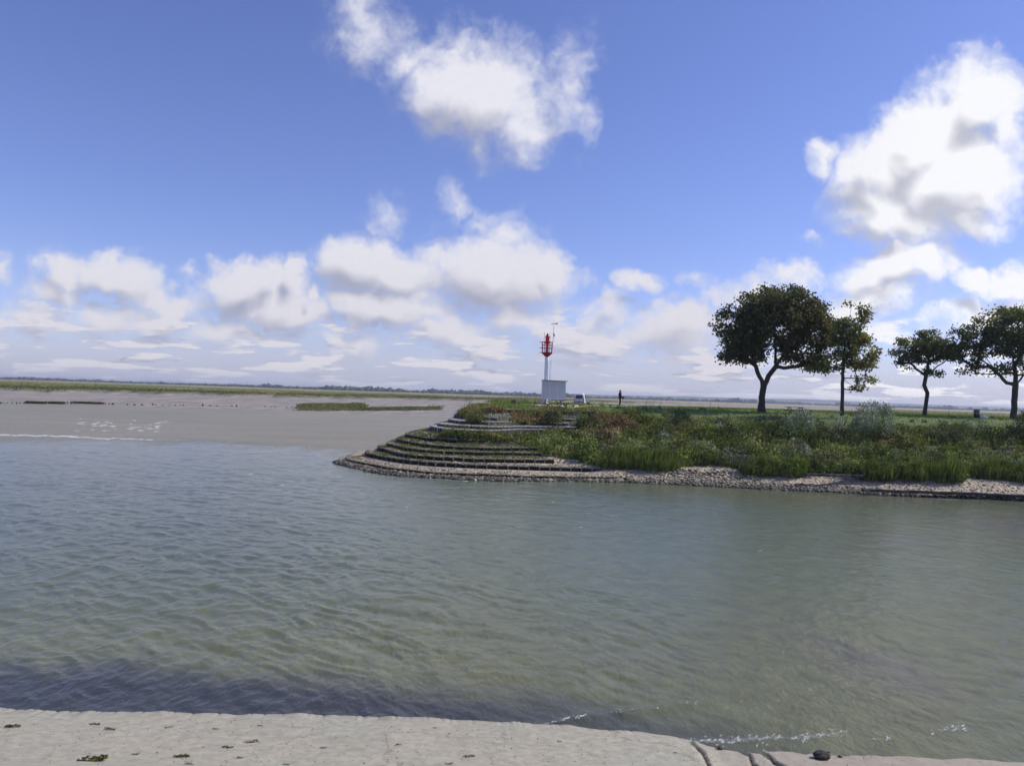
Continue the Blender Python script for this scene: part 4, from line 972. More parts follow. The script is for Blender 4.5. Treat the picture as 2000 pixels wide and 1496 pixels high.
# ------------------------------------------------------------------ trees
def grow_tree(name, label, base, limbs, blobs, ncl, leaf, lcol, trunk_r, nleaf=34, clr=.55, shell=.55, flare=.25, trans=None, holes=.25, group='trees on the far bank', seed=1):
    """limbs: list of point lists (relative metres, first = on an existing node); blobs: (cx,cy,cz,rx,ry,rz,weight)"""
    rng = np.random.default_rng(seed)
    nodes = [np.zeros(3)]; par = [-1]
    def add(p, pa): nodes.append(np.array(p, float)); par.append(pa); return len(nodes) - 1
    for ln in limbs:
        st = np.array(ln[0], float); pa = int(np.argmin([np.linalg.norm(n - st) for n in nodes]))
        prev = nodes[pa]
        for p in ln[1:]:
            p = np.array(p, float); m = max(1, int(np.linalg.norm(p - prev) / .5))
            for i in range(1, m + 1):
                q = prev + (p - prev) * i / m; pa = add(q + rng.normal(0, .03, 3), pa)
            prev = p
    nl = len(nodes)
    W_ = np.array([b[6] for b in blobs], float); W_ /= W_.sum(); C_ = []
    while len(C_) < ncl:
        b = blobs[rng.choice(len(blobs), p=W_)]; u = rng.normal(size=3); u /= np.linalg.norm(u)
        r = rng.uniform(shell ** 3, 1) ** (1 / 3)
        p = np.array(b[:3]) + u * r * np.array(b[3:6])
        hn = perlin(np.array([p[0] * .55 + seed]), np.array([p[2] * .55 + p[1] * .35]))[0]
        if hn < -.5 + holes: continue
        C_.append(p)
    C_ = np.array(C_); org = nodes[min(nl - 1, 4)]
    C_ = C_[np.argsort(np.linalg.norm(C_ - org, axis=1))]
    term = []
    for c in C_:
        A = np.array(nodes); dv = A - c; dist = np.linalg.norm(dv, axis=1)
        pen = np.where(A[:, 2] > c[2] + .1, 1.5, 0) + np.where(np.arange(len(A)) < 3, 3, 0) - .12 * np.linalg.norm(A - org, axis=1)
        pen[A[:, 2] < blobs[0][2] * .30] += 4
        pa = int(np.argmin(dist + pen)); st = nodes[pa]; m = max(1, int(dist[pa] / .45))
        sag = -.06 * dist[pa]
        for i in range(1, m + 1):
            f = i / m; q = st + (c - st) * f; q = q + np.array([0, 0, sag * math.sin(math.pi * f)]) + (rng.normal(0, .05, 3) if i < m else 0)
            pa = add(q, pa)
        term.append(pa)
    N = len(nodes); load = np.zeros(N)
    for t_ in term: load[t_] += 1
    for i in range(N - 1, 0, -1): load[par[i]] += load[i]
    rad = trunk_r * (np.maximum(load, .4) / max(load[1], 1)) ** .46; rad = np.maximum(rad, .014)
    A = np.array(nodes); segs = []
    for i in range(1, N):
        r0, r1 = rad[par[i]], rad[i]
        if par[i] != i - 1: r0 = min(r0, r1 * 1.25)
        z = A[par[i]][2]
        if z < .9 and i < nl: r0 *= 1 + flare * max(0, 1 - z / .9) * 1.6
        if A[i][2] < .9 and i < nl: r1 *= 1 + flare * max(0, 1 - A[i][2] / .9) * 1.6
        segs.append((A[par[i]], A[i], r0, r1))
    root = empty(name, base); tag(root, label, 'tree', group)
    tv, tf = tubes(segs, 7); link('trunk', np_mesh('trunk', tv, tf, smooth=True), M_bark, root)
    # leaves round every cluster
    cen = np.repeat(C_, nleaf, 0) + rng.normal(0, clr * .5, (ncl * nleaf, 3)) * np.array([1, 1, .62])
    zmin, zmax = C_[:, 2].min(), C_[:, 2].max()
    cc = np.array([lcol(c, (c[2] - zmin) / (zmax - zmin), rng) for c in C_]); cc = np.repeat(cc, nleaf, 0)
    v, f, t_ = leaf_cards(cen, leaf[0], leaf[1], cc, droop=.5)
    link('crown', np_mesh('crown', v, f, t_), trans or M_leaf, root)
    return root
def rel(px, py, d, base, dy=0.0):
    p = at_d(px, py, d) - base; return (p.x, p.y + dy, p.z)
M_tree = leaf_mat('tree_leaf', .32, .5, gain=2.1)
# tree 1: big forked maple
D1_ = 80.0; b1 = at_d(1487, 803, D1_); T1 = lambda x, y, dy=0: rel(x, y, D1_, b1, dy)
sc1 = D1_ / F
def col1(c, h, rng):
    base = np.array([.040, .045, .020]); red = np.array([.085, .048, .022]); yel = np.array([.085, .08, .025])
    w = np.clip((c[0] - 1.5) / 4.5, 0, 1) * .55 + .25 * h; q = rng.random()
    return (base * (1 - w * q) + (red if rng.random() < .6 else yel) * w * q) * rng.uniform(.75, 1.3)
blob = lambda x, y, rx, ry, w, dy=0, q=.85: (*T1(x, y, dy), rx * sc1, rx * sc1 * q, ry * sc1, w)
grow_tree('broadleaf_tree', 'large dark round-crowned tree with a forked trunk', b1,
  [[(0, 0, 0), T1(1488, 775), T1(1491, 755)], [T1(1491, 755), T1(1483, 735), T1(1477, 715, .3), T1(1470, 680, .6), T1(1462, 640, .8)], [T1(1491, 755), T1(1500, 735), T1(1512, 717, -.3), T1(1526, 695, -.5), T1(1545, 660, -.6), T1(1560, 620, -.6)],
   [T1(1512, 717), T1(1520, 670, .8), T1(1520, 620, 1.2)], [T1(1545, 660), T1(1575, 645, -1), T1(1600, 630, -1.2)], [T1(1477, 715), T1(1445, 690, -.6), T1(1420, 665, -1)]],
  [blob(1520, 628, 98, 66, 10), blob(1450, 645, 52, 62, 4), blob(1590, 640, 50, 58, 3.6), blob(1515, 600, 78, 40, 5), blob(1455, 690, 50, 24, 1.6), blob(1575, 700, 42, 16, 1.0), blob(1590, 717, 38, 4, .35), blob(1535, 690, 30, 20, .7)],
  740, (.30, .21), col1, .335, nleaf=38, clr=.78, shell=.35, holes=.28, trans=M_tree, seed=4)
# tree 2: slim young tree
D2_ = 74.0; b2 = at_d(1645, 810, D2_); T2 = lambda x, y, dy=0: rel(x, y, D2_, b2, dy); sc2 = D2_ / F
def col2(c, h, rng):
    g = np.array([.066, .072, .026]); y = np.array([.17, .14, .034]); w = np.clip((c[0] - .2) / 2.2, 0, 1) * (1 - abs(h - .45) * 1.2)  # yellow towards the right paints the sunlit side into the leaves
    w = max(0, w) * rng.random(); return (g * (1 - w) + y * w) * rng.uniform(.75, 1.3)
blob = lambda x, y, rx, ry, w, dy=0, q=.9: (*T2(x, y, dy), rx * sc2, rx * sc2 * q, ry * sc2, w)
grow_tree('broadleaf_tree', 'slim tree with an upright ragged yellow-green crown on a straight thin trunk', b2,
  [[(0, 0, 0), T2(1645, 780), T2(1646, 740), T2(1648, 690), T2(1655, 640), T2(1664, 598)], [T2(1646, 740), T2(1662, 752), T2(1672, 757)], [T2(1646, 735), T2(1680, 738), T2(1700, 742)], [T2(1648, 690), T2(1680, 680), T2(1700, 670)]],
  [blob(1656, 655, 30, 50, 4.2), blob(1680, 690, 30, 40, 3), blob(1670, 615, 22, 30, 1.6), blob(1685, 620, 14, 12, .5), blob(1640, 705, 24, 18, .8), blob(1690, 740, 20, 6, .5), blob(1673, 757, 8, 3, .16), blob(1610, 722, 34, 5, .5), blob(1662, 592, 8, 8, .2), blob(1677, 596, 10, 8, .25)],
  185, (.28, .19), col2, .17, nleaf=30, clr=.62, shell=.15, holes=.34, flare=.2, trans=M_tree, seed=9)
# tree 3: small umbrella tree with a broken limb
D3_ = 86.0; b3 = at_d(1806, 812, D3_); T3 = lambda x, y, dy=0: rel(x, y, D3_, b3, dy); sc3 = D3_ / F
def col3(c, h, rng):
    g = np.array([.038, .048, .020]); y = np.array([.10, .10, .026]); w = np.clip((h - .45) * 1.3 + c[0] * .04, 0, 1) * rng.random(); return (g * (1 - w) + y * w) * rng.uniform(.75, 1.3)  # sunlit upper crown painted in as yellow-green leaf colour
blob = lambda x, y, rx, ry, w, dy=0, q=.9: (*T3(x, y, dy), rx * sc3, rx * sc3 * q, ry * sc3, w)
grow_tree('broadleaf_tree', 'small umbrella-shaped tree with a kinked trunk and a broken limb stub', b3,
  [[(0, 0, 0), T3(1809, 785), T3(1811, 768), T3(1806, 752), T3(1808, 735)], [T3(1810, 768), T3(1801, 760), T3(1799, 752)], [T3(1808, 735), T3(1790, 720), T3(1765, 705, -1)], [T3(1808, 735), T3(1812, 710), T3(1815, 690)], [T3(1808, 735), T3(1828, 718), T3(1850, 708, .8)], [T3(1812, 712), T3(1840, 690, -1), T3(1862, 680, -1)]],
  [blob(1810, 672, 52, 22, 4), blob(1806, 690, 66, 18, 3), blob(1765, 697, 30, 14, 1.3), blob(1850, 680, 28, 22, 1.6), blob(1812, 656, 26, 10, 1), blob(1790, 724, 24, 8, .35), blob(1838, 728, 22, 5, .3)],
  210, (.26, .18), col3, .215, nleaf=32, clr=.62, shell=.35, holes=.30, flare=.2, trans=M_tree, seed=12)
# tree 4: big umbrella tree at the right edge
D4_ = 84.0; b4 = at_d(1980, 819, D4_); T4 = lambda x, y, dy=0: rel(x, y, D4_, b4, dy); sc4 = D4_ / F
blob = lambda x, y, rx, ry, w, dy=0, q=.9: (*T4(x, y, dy), rx * sc4, rx * sc4 * q, ry * sc4, w)
grow_tree('broadleaf_tree', 'spreading tree at the right edge with long arching limbs and a light-topped crown', b4,
  [[(0, 0, 0), T4(1981, 785), T4(1984, 752)], [T4(1983, 756), T4(1966, 748), T4(1940, 728, -.6), T4(1915, 710, -1), T4(1890, 690, -1)], [T4(1984, 752), T4(1982, 715), T4(1975, 680), T4(1965, 650)], [T4(1984, 752), T4(2005, 735, .6), T4(2030, 715, .8), T4(2060, 690, 1)], [T4(1966, 748), T4(1950, 715, 1), T4(1930, 680, 1.4)], [T4(1982, 715), T4(2000, 680), T4(2010, 650)]],
  [blob(1985, 640, 78, 38, 6), blob(1960, 668, 62, 30, 4), blob(1900, 660, 40, 26, 2.2), blob(1885, 690, 36, 18, 1.6), blob(2040, 680, 70, 38, 4), blob(1935, 718, 42, 14, 1.2), blob(1985, 615, 50, 14, 1.8), blob(1900, 728, 24, 6, .3), blob(2000, 715, 40, 16, 1)],
  430, (.28, .20), col3, .31, nleaf=34, clr=.75, shell=.35, holes=.30, flare=.22, trans=M_tree, seed=21)
# bare mounds of earth at the tree feet come with the trees' shade; nothing else here
#PART4END
# ------------------------------------------------------------------ things on the headland
M_white = plain('white_paint', (.86, .86, .85), .45, vary=.05, scale=2)
M_cabin = plain('cabin_panel', (.58, .59, .62), .5, vary=.04, scale=1.5)
M_red = plain('red_paint', (.55, .02, .03), .4, vary=.12)
M_dred = plain('dark_red_paint', (.32, .014, .03), .45, vary=.15)
M_dark = plain('dark_metal', (.03, .03, .035), .6, vary=.2)
M_grey = plain('grey_metal', (.28, .29, .31), .45, .3, vary=.1)
M_glass = plain('dark_glass', (.05, .06, .07), .12, vary=.1)
M_wood_d = plain('weathered_wood', (.09, .072, .055), .85, vary=.35, scale=8, bump=.5)
M_drift = plain('driftwood', (.38, .34, .29), .85, vary=.3, scale=7, bump=.4)
M_blue = plain('dark_blue_plastic', (.018, .022, .05), .5, vary=.15)
M_bag = plain('white_bag', (.7, .7, .68), .6, vary=.08)
M_lamp = plain('red_glass', (.55, .015, .02), .2, vary=.1)
M_conc = plain('concrete', (.30, .28, .25), .9, vary=.2, scale=4)

def ground_z(px, py, d):        # stand a thing on the lawn at depth d under a pixel column
    p = at_d(px, py, d); return p
# --- white cabin on legs
kb = at_d(1057.5, 790.3, 80.0); kz = kb.z
px_m = 80.0 / F
kw, kh = 47 * px_m, 47.5 * px_m       # 2.5 m wide, 2.55 m high
root = empty('cabin', (kb.x, kb.y, kz)); tag(root, 'white windowless cabin standing on short legs below the red beacon', 'cabin')
m = MB(); m.box((kw * .5, .85, .62 + (kh - .62) / 2), (kw * .97, 1.7, kh - .66), bevel=.02)
m.build('body', M_cabin, root)
m = MB(); m.poly([(-.04, -.16, kh), (kw + .19, -.16, kh - .05), (kw + .19, -.16, kh + .01), (-.04, -.16, kh + .06)], (0, 2.05, 0)); m.build('roof', M_grey, root)
m = MB()
for x in (.004, kw * .33, kw * .66, kw * .996): m.box((kw * .015 + x * .97, -.012, .62 + (kh - .66) / 2), (.035, .03, kh - .70))
m.box((kw * .5, -.014, .64), (kw * .97, .034, .06)); m.build('trim', M_white, root)
for x in (kw * .17, kw * .81):
    for y in (.12, 1.55): m = MB(); m.box((x, y, .31), (.11, .11, .66), bevel=.01); m.build('leg', M_grey, root)
m = MB(); m.box((kw * .49, .12, .30), (kw * .64 - .13, .05, .06), bevel=.008); m.build('crossbar', M_grey, root)
m = MB(); m.box((.12, .95, .30), (.28, 1.4, .58), bevel=.02); m.build('side_box', M_cabin, root)
# --- red beacon on a white mast
bb = at_d(1065.2, 789.0, 82.6); S_ = 82.6 / F
lean = 0.0
def bz(py): return (789.0 - py) * S_
root = empty('beacon', bb); tag(root, 'white navigation beacon mast with a red railed basket and red lantern behind the cabin', 'beacon')
m = MB(); m.lathe([(.42, 0), (.42, .12), (.23, .16), (.215, bz(700)), (.215, bz(697.5))], n=24); m.build('mast', M_white, root, smooth=True)
m = MB()
for x in (.36, .50): m.tube((x, -.1, .1), (x, -.1, bz(699)), .022, n=6)
for k in range(24): z_ = .35 + k * .19; m.tube((.36, -.1, z_), (.50, -.1, z_), .012, n=5)
for k in range(4): z_ = .6 + k * 1.25; m.tube((.15, -.05, z_), (.43, -.1, z_), .016, n=5)
m.build('ladder', M_white, root)
m = MB(); m.lathe([(.10, bz(697.5)), (.22, bz(696)), (.56, bz(690.5)), (.60, bz(689.2)), (.60, bz(688.4)), (0.0, bz(688.4))], n=20); m.build('basket_floor', M_dred, root)
for k in range(8):
    a = k * math.pi / 4 + .2; m = MB(); m.tube((.55 * math.cos(a), .55 * math.sin(a), bz(688.6)), (.60 * math.cos(a), .60 * math.sin(a), bz(667.8)), .032, n=6); m.build('post', M_dred, root)
for py in (668.5, 674, 680): m = MB(); m.ring((0, 0, bz(py)), .60, .026); m.build('rail', M_red, root)
for py in (668.5, 680, 689): m = MB(); m.tube((-.55, -.08, bz(py)), (-.86, -.08, bz(py)), .03, n=6); m.build('bracket', M_dred, root)
m = MB(); m.lathe([(.10, bz(688)), (.10, bz(671))], n=12); m.build('lantern_stem', M_dred, root, smooth=True)
m = MB(); m.lathe([(.20, bz(671.5)), (.27, bz(670)), (.27, bz(666.5)), (.20, bz(665.8)), (.22, bz(662)), (.23, bz(658.5)), (.26, bz(658)), (.24, bz(656.6)), (.12, bz(655)), (0.0, bz(654.6))], n=20); lan = m.build('lantern', M_lamp, root, smooth=True)
m = MB(); m.lathe([(.10, bz(655.2)), (.13, bz(653.5)), (.06, bz(651.5)), (0, bz(650.6))], n=12); m.build('finial', M_dark, lan, smooth=True)
for x, y in ((-.36, .1), (.30, .2)): m = MB(); m.tube((x, y, bz(668.5)), (x * .95, y, bz(649)), .018, n=6); m.build('rod', M_dred, root)
m = MB(); m.tube((.62, .0, bz(669)), (.66, 0, bz(631)), .026, .018, n=6); pole = m.build('vane_pole', M_grey, root)
m = MB(); m.tube((.40, 0, bz(632.5)), (.98, 0, bz(631.4)), .022, n=6); m.ball((.44, 0, bz(632.3)), .07, 1); m.tube((.66, 0, bz(631.5)), (.66, 0, bz(628.6)), .022, n=6)
m.poly([(.84, -.012, bz(632.6)), (1.02, -.012, bz(633.0)), (1.06, -.012, bz(629.8)), (.86, -.012, bz(630.6))], (0, .024, 0)); m.build('wind_vane', M_dark, root)
m = MB(); m.ball((.72, -.08, bz(652.6)), .15, 2, (1, 1, 1.7)); m.tube((.64, 0, bz(656.5)), (.72, -.05, bz(656.3)), .05, n=8); m.build('sensor_pod', M_white, root, smooth=True)
# --- small white van seen from behind, parked beyond the cabin
vb = at_d(1130.8, 791.2, 98.0); VS = 98.0 / F
root = empty('van', vb, R(-8)); tag(root, 'small white van parked beyond the cabin with its tail to the river', 'van')
vw, vh, vl = 1.40, 1.50, 3.0
def sect(y, w, h, z0, rnd=.12, top=.82):
    return [(-w / 2, y, z0), (-w / 2 - .0, y, z0 + .45), (-w / 2 * .97, y, h * .55), (-w / 2 * top, y, h - rnd), (-w / 2 * top + rnd, y, h), (w / 2 * top - rnd, y, h), (w / 2 * top, y, h - rnd), (w / 2 * .97, y, h * .55), (w / 2, y, z0 + .45), (w / 2, y, z0)]
secs = [sect(0, vw * .97, vh * .97, .32), sect(.08, vw, vh, .26), sect(2.0, vw, vh, .24), sect(2.45, vw, vh * .82, .24), sect(2.7, vw * .98, vh * .56, .24), sect(3.0, vw * .93, vh * .52, .3)]
bm = bmesh.new(); rg = [[bm.verts.new(p) for p in s_] for s_ in secs]
for A, B in zip(rg, rg[1:]):
    for k in range(len(A)): bm.faces.new((A[k], A[(k + 1) % len(A)], B[(k + 1) % len(B)], B[k]))
bm.faces.new(rg[0]); bm.faces.new(rg[-1][::-1]); m = MB(); m.bm.free(); m.bm = bm; m.build('body', M_white, root)
m = MB(); m.poly([(-.46, -.012, .84), (.46, -.012, .84), (.40, -.010, 1.27), (-.40, -.010, 1.27)], (0, .03, 0)); m.build('rear_window', M_glass, root)
m = MB(); m.box((0, -.03, .40), (1.30, .10, .15), bevel=.03); m.build('bumper', M_grey, root)
m = MB(); m.box((0, -.02, .60), (.42, .02, .12), bevel=.005); m.build('number_plate', M_bag, root)
for x in (-.60, .60): m = MB(); m.box((x, -.005, .70), (.09, .06, .26), bevel=.015); m.build('tail_lamp', M_dred, root)
for x in (-.60, .60):
    for y in (.55, 2.35):
        m = MB(); m.lathe([(.18, -.08), (.28, -.07), (.29, 0), (.28, .07), (.18, .08)], n=18); w = m.build('wheel', M_dark, root, loc=(x, y, .28)); w.rotation_euler = (0, R(90), 0)
        m = MB(); m.lathe([(.05, -.085), (.17, -.08), (.17, .08), (.05, .085)], n=14); m.build('rim', M_grey, w)
for x in (-.78, .78): m = MB(); m.box((x * .97, 2.3, 1.0), (.14, .08, .16), bevel=.03); m.build('mirror', M_dark, root)
for s_ in (-1, 1): m = MB(); m.poly([(s_ * .695, 1.2, .86), (s_ * .695, 2.1, .86), (s_ * .60, 2.0, 1.30), (s_ * .60, 1.2, 1.30)], (s_ * .012, 0, 0)); m.build('side_window', M_glass, root)
# --- marker panel by the van
p = at_d(1148.5, 795.0, 84.0)
root = empty('marker_post', p); tag(root, 'narrow pale marker board with a red band beside the white van', 'marker')
m = MB()
for x in (-.15, .15): m.tube((x, 0, -.1), (x, 0, .98), .025, n=8)
m.build('post', M_grey, root)
m = MB(); m.box((0, -.03, .78), (.38, .025, .36), bevel=.006); m.build('board', M_bag, root)
m = MB(); m.box((0, -.032, .44), (.38, .025, .24), bevel=.006); m.build('red_panel', plain('faded_red', (.45, .16, .12), .6), root)
# --- wooden litter box and stake at the tip
p = at_d(1002.6, 790.4, 79.0)
root = empty('litter_box', p); tag(root, 'small dark wooden litter box on the tip left of the cabin', 'litter box')
m = MB()
for x in (-.16, -.05, .06, .17): m.box((x, -.17, .22), (.095, .03, .44)); m.box((x, .17, .22), (.095, .03, .44))
for y in (-.1, 0, .1): m.box((-.21, y, .22), (.03, .09, .44)); m.box((.22, y, .22), (.03, .09, .44))
m.build('slats', M_wood_d, root)
m = MB(); m.box((0, 0, .46), (.50, .42, .05), bevel=.01); m.build('lid', M_dark, root)
def stake(px, py0, py1, d, r, mat, label, cat='stake', lean_=0.0, group=None, name='stake'):
    p = at_d(px, py0, d); h = (py0 - py1) * d / F
    m = MB(); m.tube((0, 0, -.15), (lean_ * .6, 0, h * .6), r, r * .95, n=7); m.tube((lean_ * .6, 0, h * .58), (lean_, 0, h), r * .95, r * .8, n=7)
    o = m.build(name, mat, loc=p); tag(o, label, cat, group); return o
stake(1007.8, 790, 777.5, 79.2, .022, M_drift, 'thin pale stake standing right beside the wooden litter box')
stake(913.5, 793, 783, 78.0, .02, M_drift, 'thin leaning stake at the left corner of the tip', lean_=.14)
stake(919.5, 793, 785, 78.2, .02, M_drift, 'short thin stake crossing the leaning one at the tip', lean_=-.22)
stake(954.5, 798, 790, 77.0, .03, M_drift, 'pale short post on the edge of the stone crest')
# --- picnic table
p = at_d(1552, 809.5, 78.0)
root = empty('picnic_table', p, R(6)); tag(root, 'dark wooden picnic table between the forked tree and the slim tree', 'picnic table')
for k in range(5):
    m = MB(); m.box((0, -.30 + k * .15, .74), (1.75, .135, .045), bevel=.008); m.build('top_board', M_wood_d, root)
for y in (-.72, .72): m = MB(); m.box((0, y, .44), (1.75, .25, .045), bevel=.008); m.build('bench', M_wood_d, root)
for x in (-.62, .62):
    m = MB(); m.box((x, 0, .69), (.09, .72, .06)); m.box((x, 0, .39), (.09, 1.62, .08)); m.build('crossbeam', M_wood_d, root)
    for s_ in (-1, 1): m = MB(); m.box((x + .07, s_ * .40, .35), (.05, .09, .80), rot=Quaternion((1, 0, 0), R(24 * s_))); m.build('leg', M_wood_d, root)
# --- litter bin and white bag
p = at_d(1907, 818.0, 82.0)
root = empty('litter_bin', p); tag(root, 'dark blue litter bin near the last tree on the right', 'bin')
m = MB(); m.lathe([(.20, .12), (.26, .20), (.29, .80), (.30, .82), (.30, .86), (.26, .86)], n=18); m.build('drum', M_blue, root, smooth=True)
m = MB(); m.lathe([(.31, .87), (.31, .93), (.18, 1.0), (0, 1.01)], n=18); m.build('lid', M_dark, root)
m = MB(); m.tube((0, 0, -.05), (0, 0, .14), .07, n=10); m.build('foot', M_grey, root)
m = MB(); m.lathe([(.305, .60), (.315, .63), (.315, .66), (.305, .69)], n=18); m.build('band', M_grey, root)
p = at_d(1922, 818.6, 81.5)
bm = bmesh.new(); bmesh.ops.create_icosphere(bm, subdivisions=3, radius=1)
for v in bm.verts:
    n_ = perlin(np.array([v.co.x * 2.1]), np.array([v.co.y * 2.1 + v.co.z * 1.7]))[0]
    v.co = Vector((v.co.x * .42, v.co.y * .28, max(0, v.co.z * .24 + .2) * (1 - .25 * v.co.x))) * (1 + .22 * n_)
m = MB(); m.bm.free(); m.bm = bm; o = m.build('bag', M_bag, loc=p, smooth=True); tag(o, 'crumpled white bag lying on the grass right of the litter bin', 'bag')
# --- driftwood poles on the slope
def pole(x0, y0, x1, y1, r, label):
    a, b_ = bank_at(x0, y0), bank_at(x1, y1); a.z += .38; b_.z += .42
    m = MB(); mid = a.lerp(b_, .55) + Vector((0, 0, .05)); m.tube(a - a, mid - a, r, r * .9, n=8); m.tube(mid - a, b_ - a, r * .9, r * .7, n=8)
    o = m.build('driftwood_pole', M_drift, loc=a); tag(o, label, 'pole')
pole(1893, 852, 1920, 854, .05, 'pale driftwood pole lying low on the slope under the litter bin')
pole(1895, 840, 1912, 842, .035, 'thin short driftwood pole above the longer one on the slope')
pole(1967, 848, 1986, 851, .045, 'pale driftwood pole beside the nearly black shrub')
# --- dark ledge along the beach on the right
def ledge(pts, h, label, name='retaining_ledge'):
    P_ = [at_z(x, y, z) for x, y, z in pts]; bm = bmesh.new(); A = []
    P2 = []
    for a, b_ in zip(P_, P_[1:]):
        for q in range(6): P2.append(a.lerp(b_, q / 6))
    P2.append(P_[-1])
    for p in P2:
        j = Vector((random.gauss(0, .015), random.gauss(0, .02), random.gauss(0, .012)))
        A.append([bm.verts.new(p + j + Vector(q)) for q in ((0, -.04, -h), (0, 0, 0), (0, .10, .02), (0, .34, .0), (0, .40, -h))])
    for a, b_ in zip(A, A[1:]):
        for k in range(4): bm.faces.new((a[k], b_[k], b_[k + 1], a[k + 1]))
    bm.faces.new(A[0]); bm.faces.new(A[-1][::-1])
    m = MB(); m.bm.free(); m.bm = bm; o = m.build(name, plain('wet_timber', (.022, .02, .018), .7, vary=.4, scale=3, bump=.6)); tag(o, label, 'ledge')
ledge([(1686, 955.5, .42), (1760, 957.5, .42), (1850, 960.5, .42), (1940, 964, .42), (2010, 967.5, .42), (2200, 977, .42), (2500, 992, .42)], .17, 'long dark wet timber ledge along the bottom of the sandy beach')
ledge([(1575, 925.0, 1.12), (1620, 926.3, 1.12), (1662, 927.5, 1.1), (1690, 928.5, 1.1)], .16, 'short dark ledge under the weeds in the middle of the beach')
# --- row of old stakes in the flats on the left
wid = [(2, 786), (8, 785.5), (14, 785.5), (24, 786), (33, 786.5), (40, 785.5), (47, 786), (58, 786), (64, 785.5), (70, 785), (77, 785), (84, 785.5), (90, 785.5), (98, 786), (107, 786), (116, 786), (124, 786.5), (132, 786), (141, 786.5), (150, 786.5), (158, 786), (165, 786), (172, 786), (180, 786), (187, 786.5), (194, 787), (206, 787.5), (213, 788), (220, 788), (249, 789), (263, 789.5), (277, 789.5), (299, 789.8), (304, 789.8), (318, 790.2), (331, 790.4), (342, 790.8), (352, 791), (358, 791), (396, 791.5), (410, 791.8), (424, 792), (440, 792.3), (453, 792.6), (462, 792.8), (470, 793), (518, 793.5), (530, 793.8), (538, 794), (560, 794.5), (570, 794.6), (578, 794.8)]
proto = None
for i, (x, y) in enumerate(wid):
    if proto is None or i % 9 == 0:
        m = MB(); m.tube((0, 0, -.4), (.02, 0, .45), .17, .15, n=8); m.tube((.02, 0, .44), (.05, .02, .62), .15, .08, n=8)
        m.ball((-.10, .03, .22), .12, 1, (1, .8, 1.2)); m.ball((.14, -.02, .10), .13, 1, (1.1, .8, .9)); proto = m.build('mooring_stump', M_wood_d); o = proto
    else: o = proto.copy(); COL.objects.link(o)
    gp = at_z(x, y + 1.5, .12); o.location = gp; sc_ = random.uniform(.55, 1.25); o.scale = (sc_ * random.uniform(.9, 2.0), sc_, sc_ * random.uniform(.35, .8)); o.rotation_euler = (random.gauss(0, .12), random.gauss(0, .12), random.uniform(0, 6))
    tag(o, 'short rotten wooden stump in the broken row across the far mud flat', 'stump', 'row of rotten stumps in the mud flat')
# weed heaps among the stumps
for (x, y, w, lab) in [(70, 786, 4.5, 'dark weed heap at the left end of the stump row'), (170, 786.5, 8, 'widest brown weed heap among the stumps'), (110, 786.5, 3.5, 'small dark weed heap between the two larger ones')]:
    gp = at_z(x, y + 1.5, .1); n = 1500
    B = np.stack([RNG.uniform(-w / 2, w / 2, n), RNG.uniform(-.7, .7, n), np.full(n, -.1)], 1)
    o = link('weed_heap', np_mesh('weed_heap', *blades(B, .55, .12, np.tile([[.075, .06, .03]], (n, 1)), lean=.8)), M_grass, loc=gp); tag(o, lab, 'weed heap')

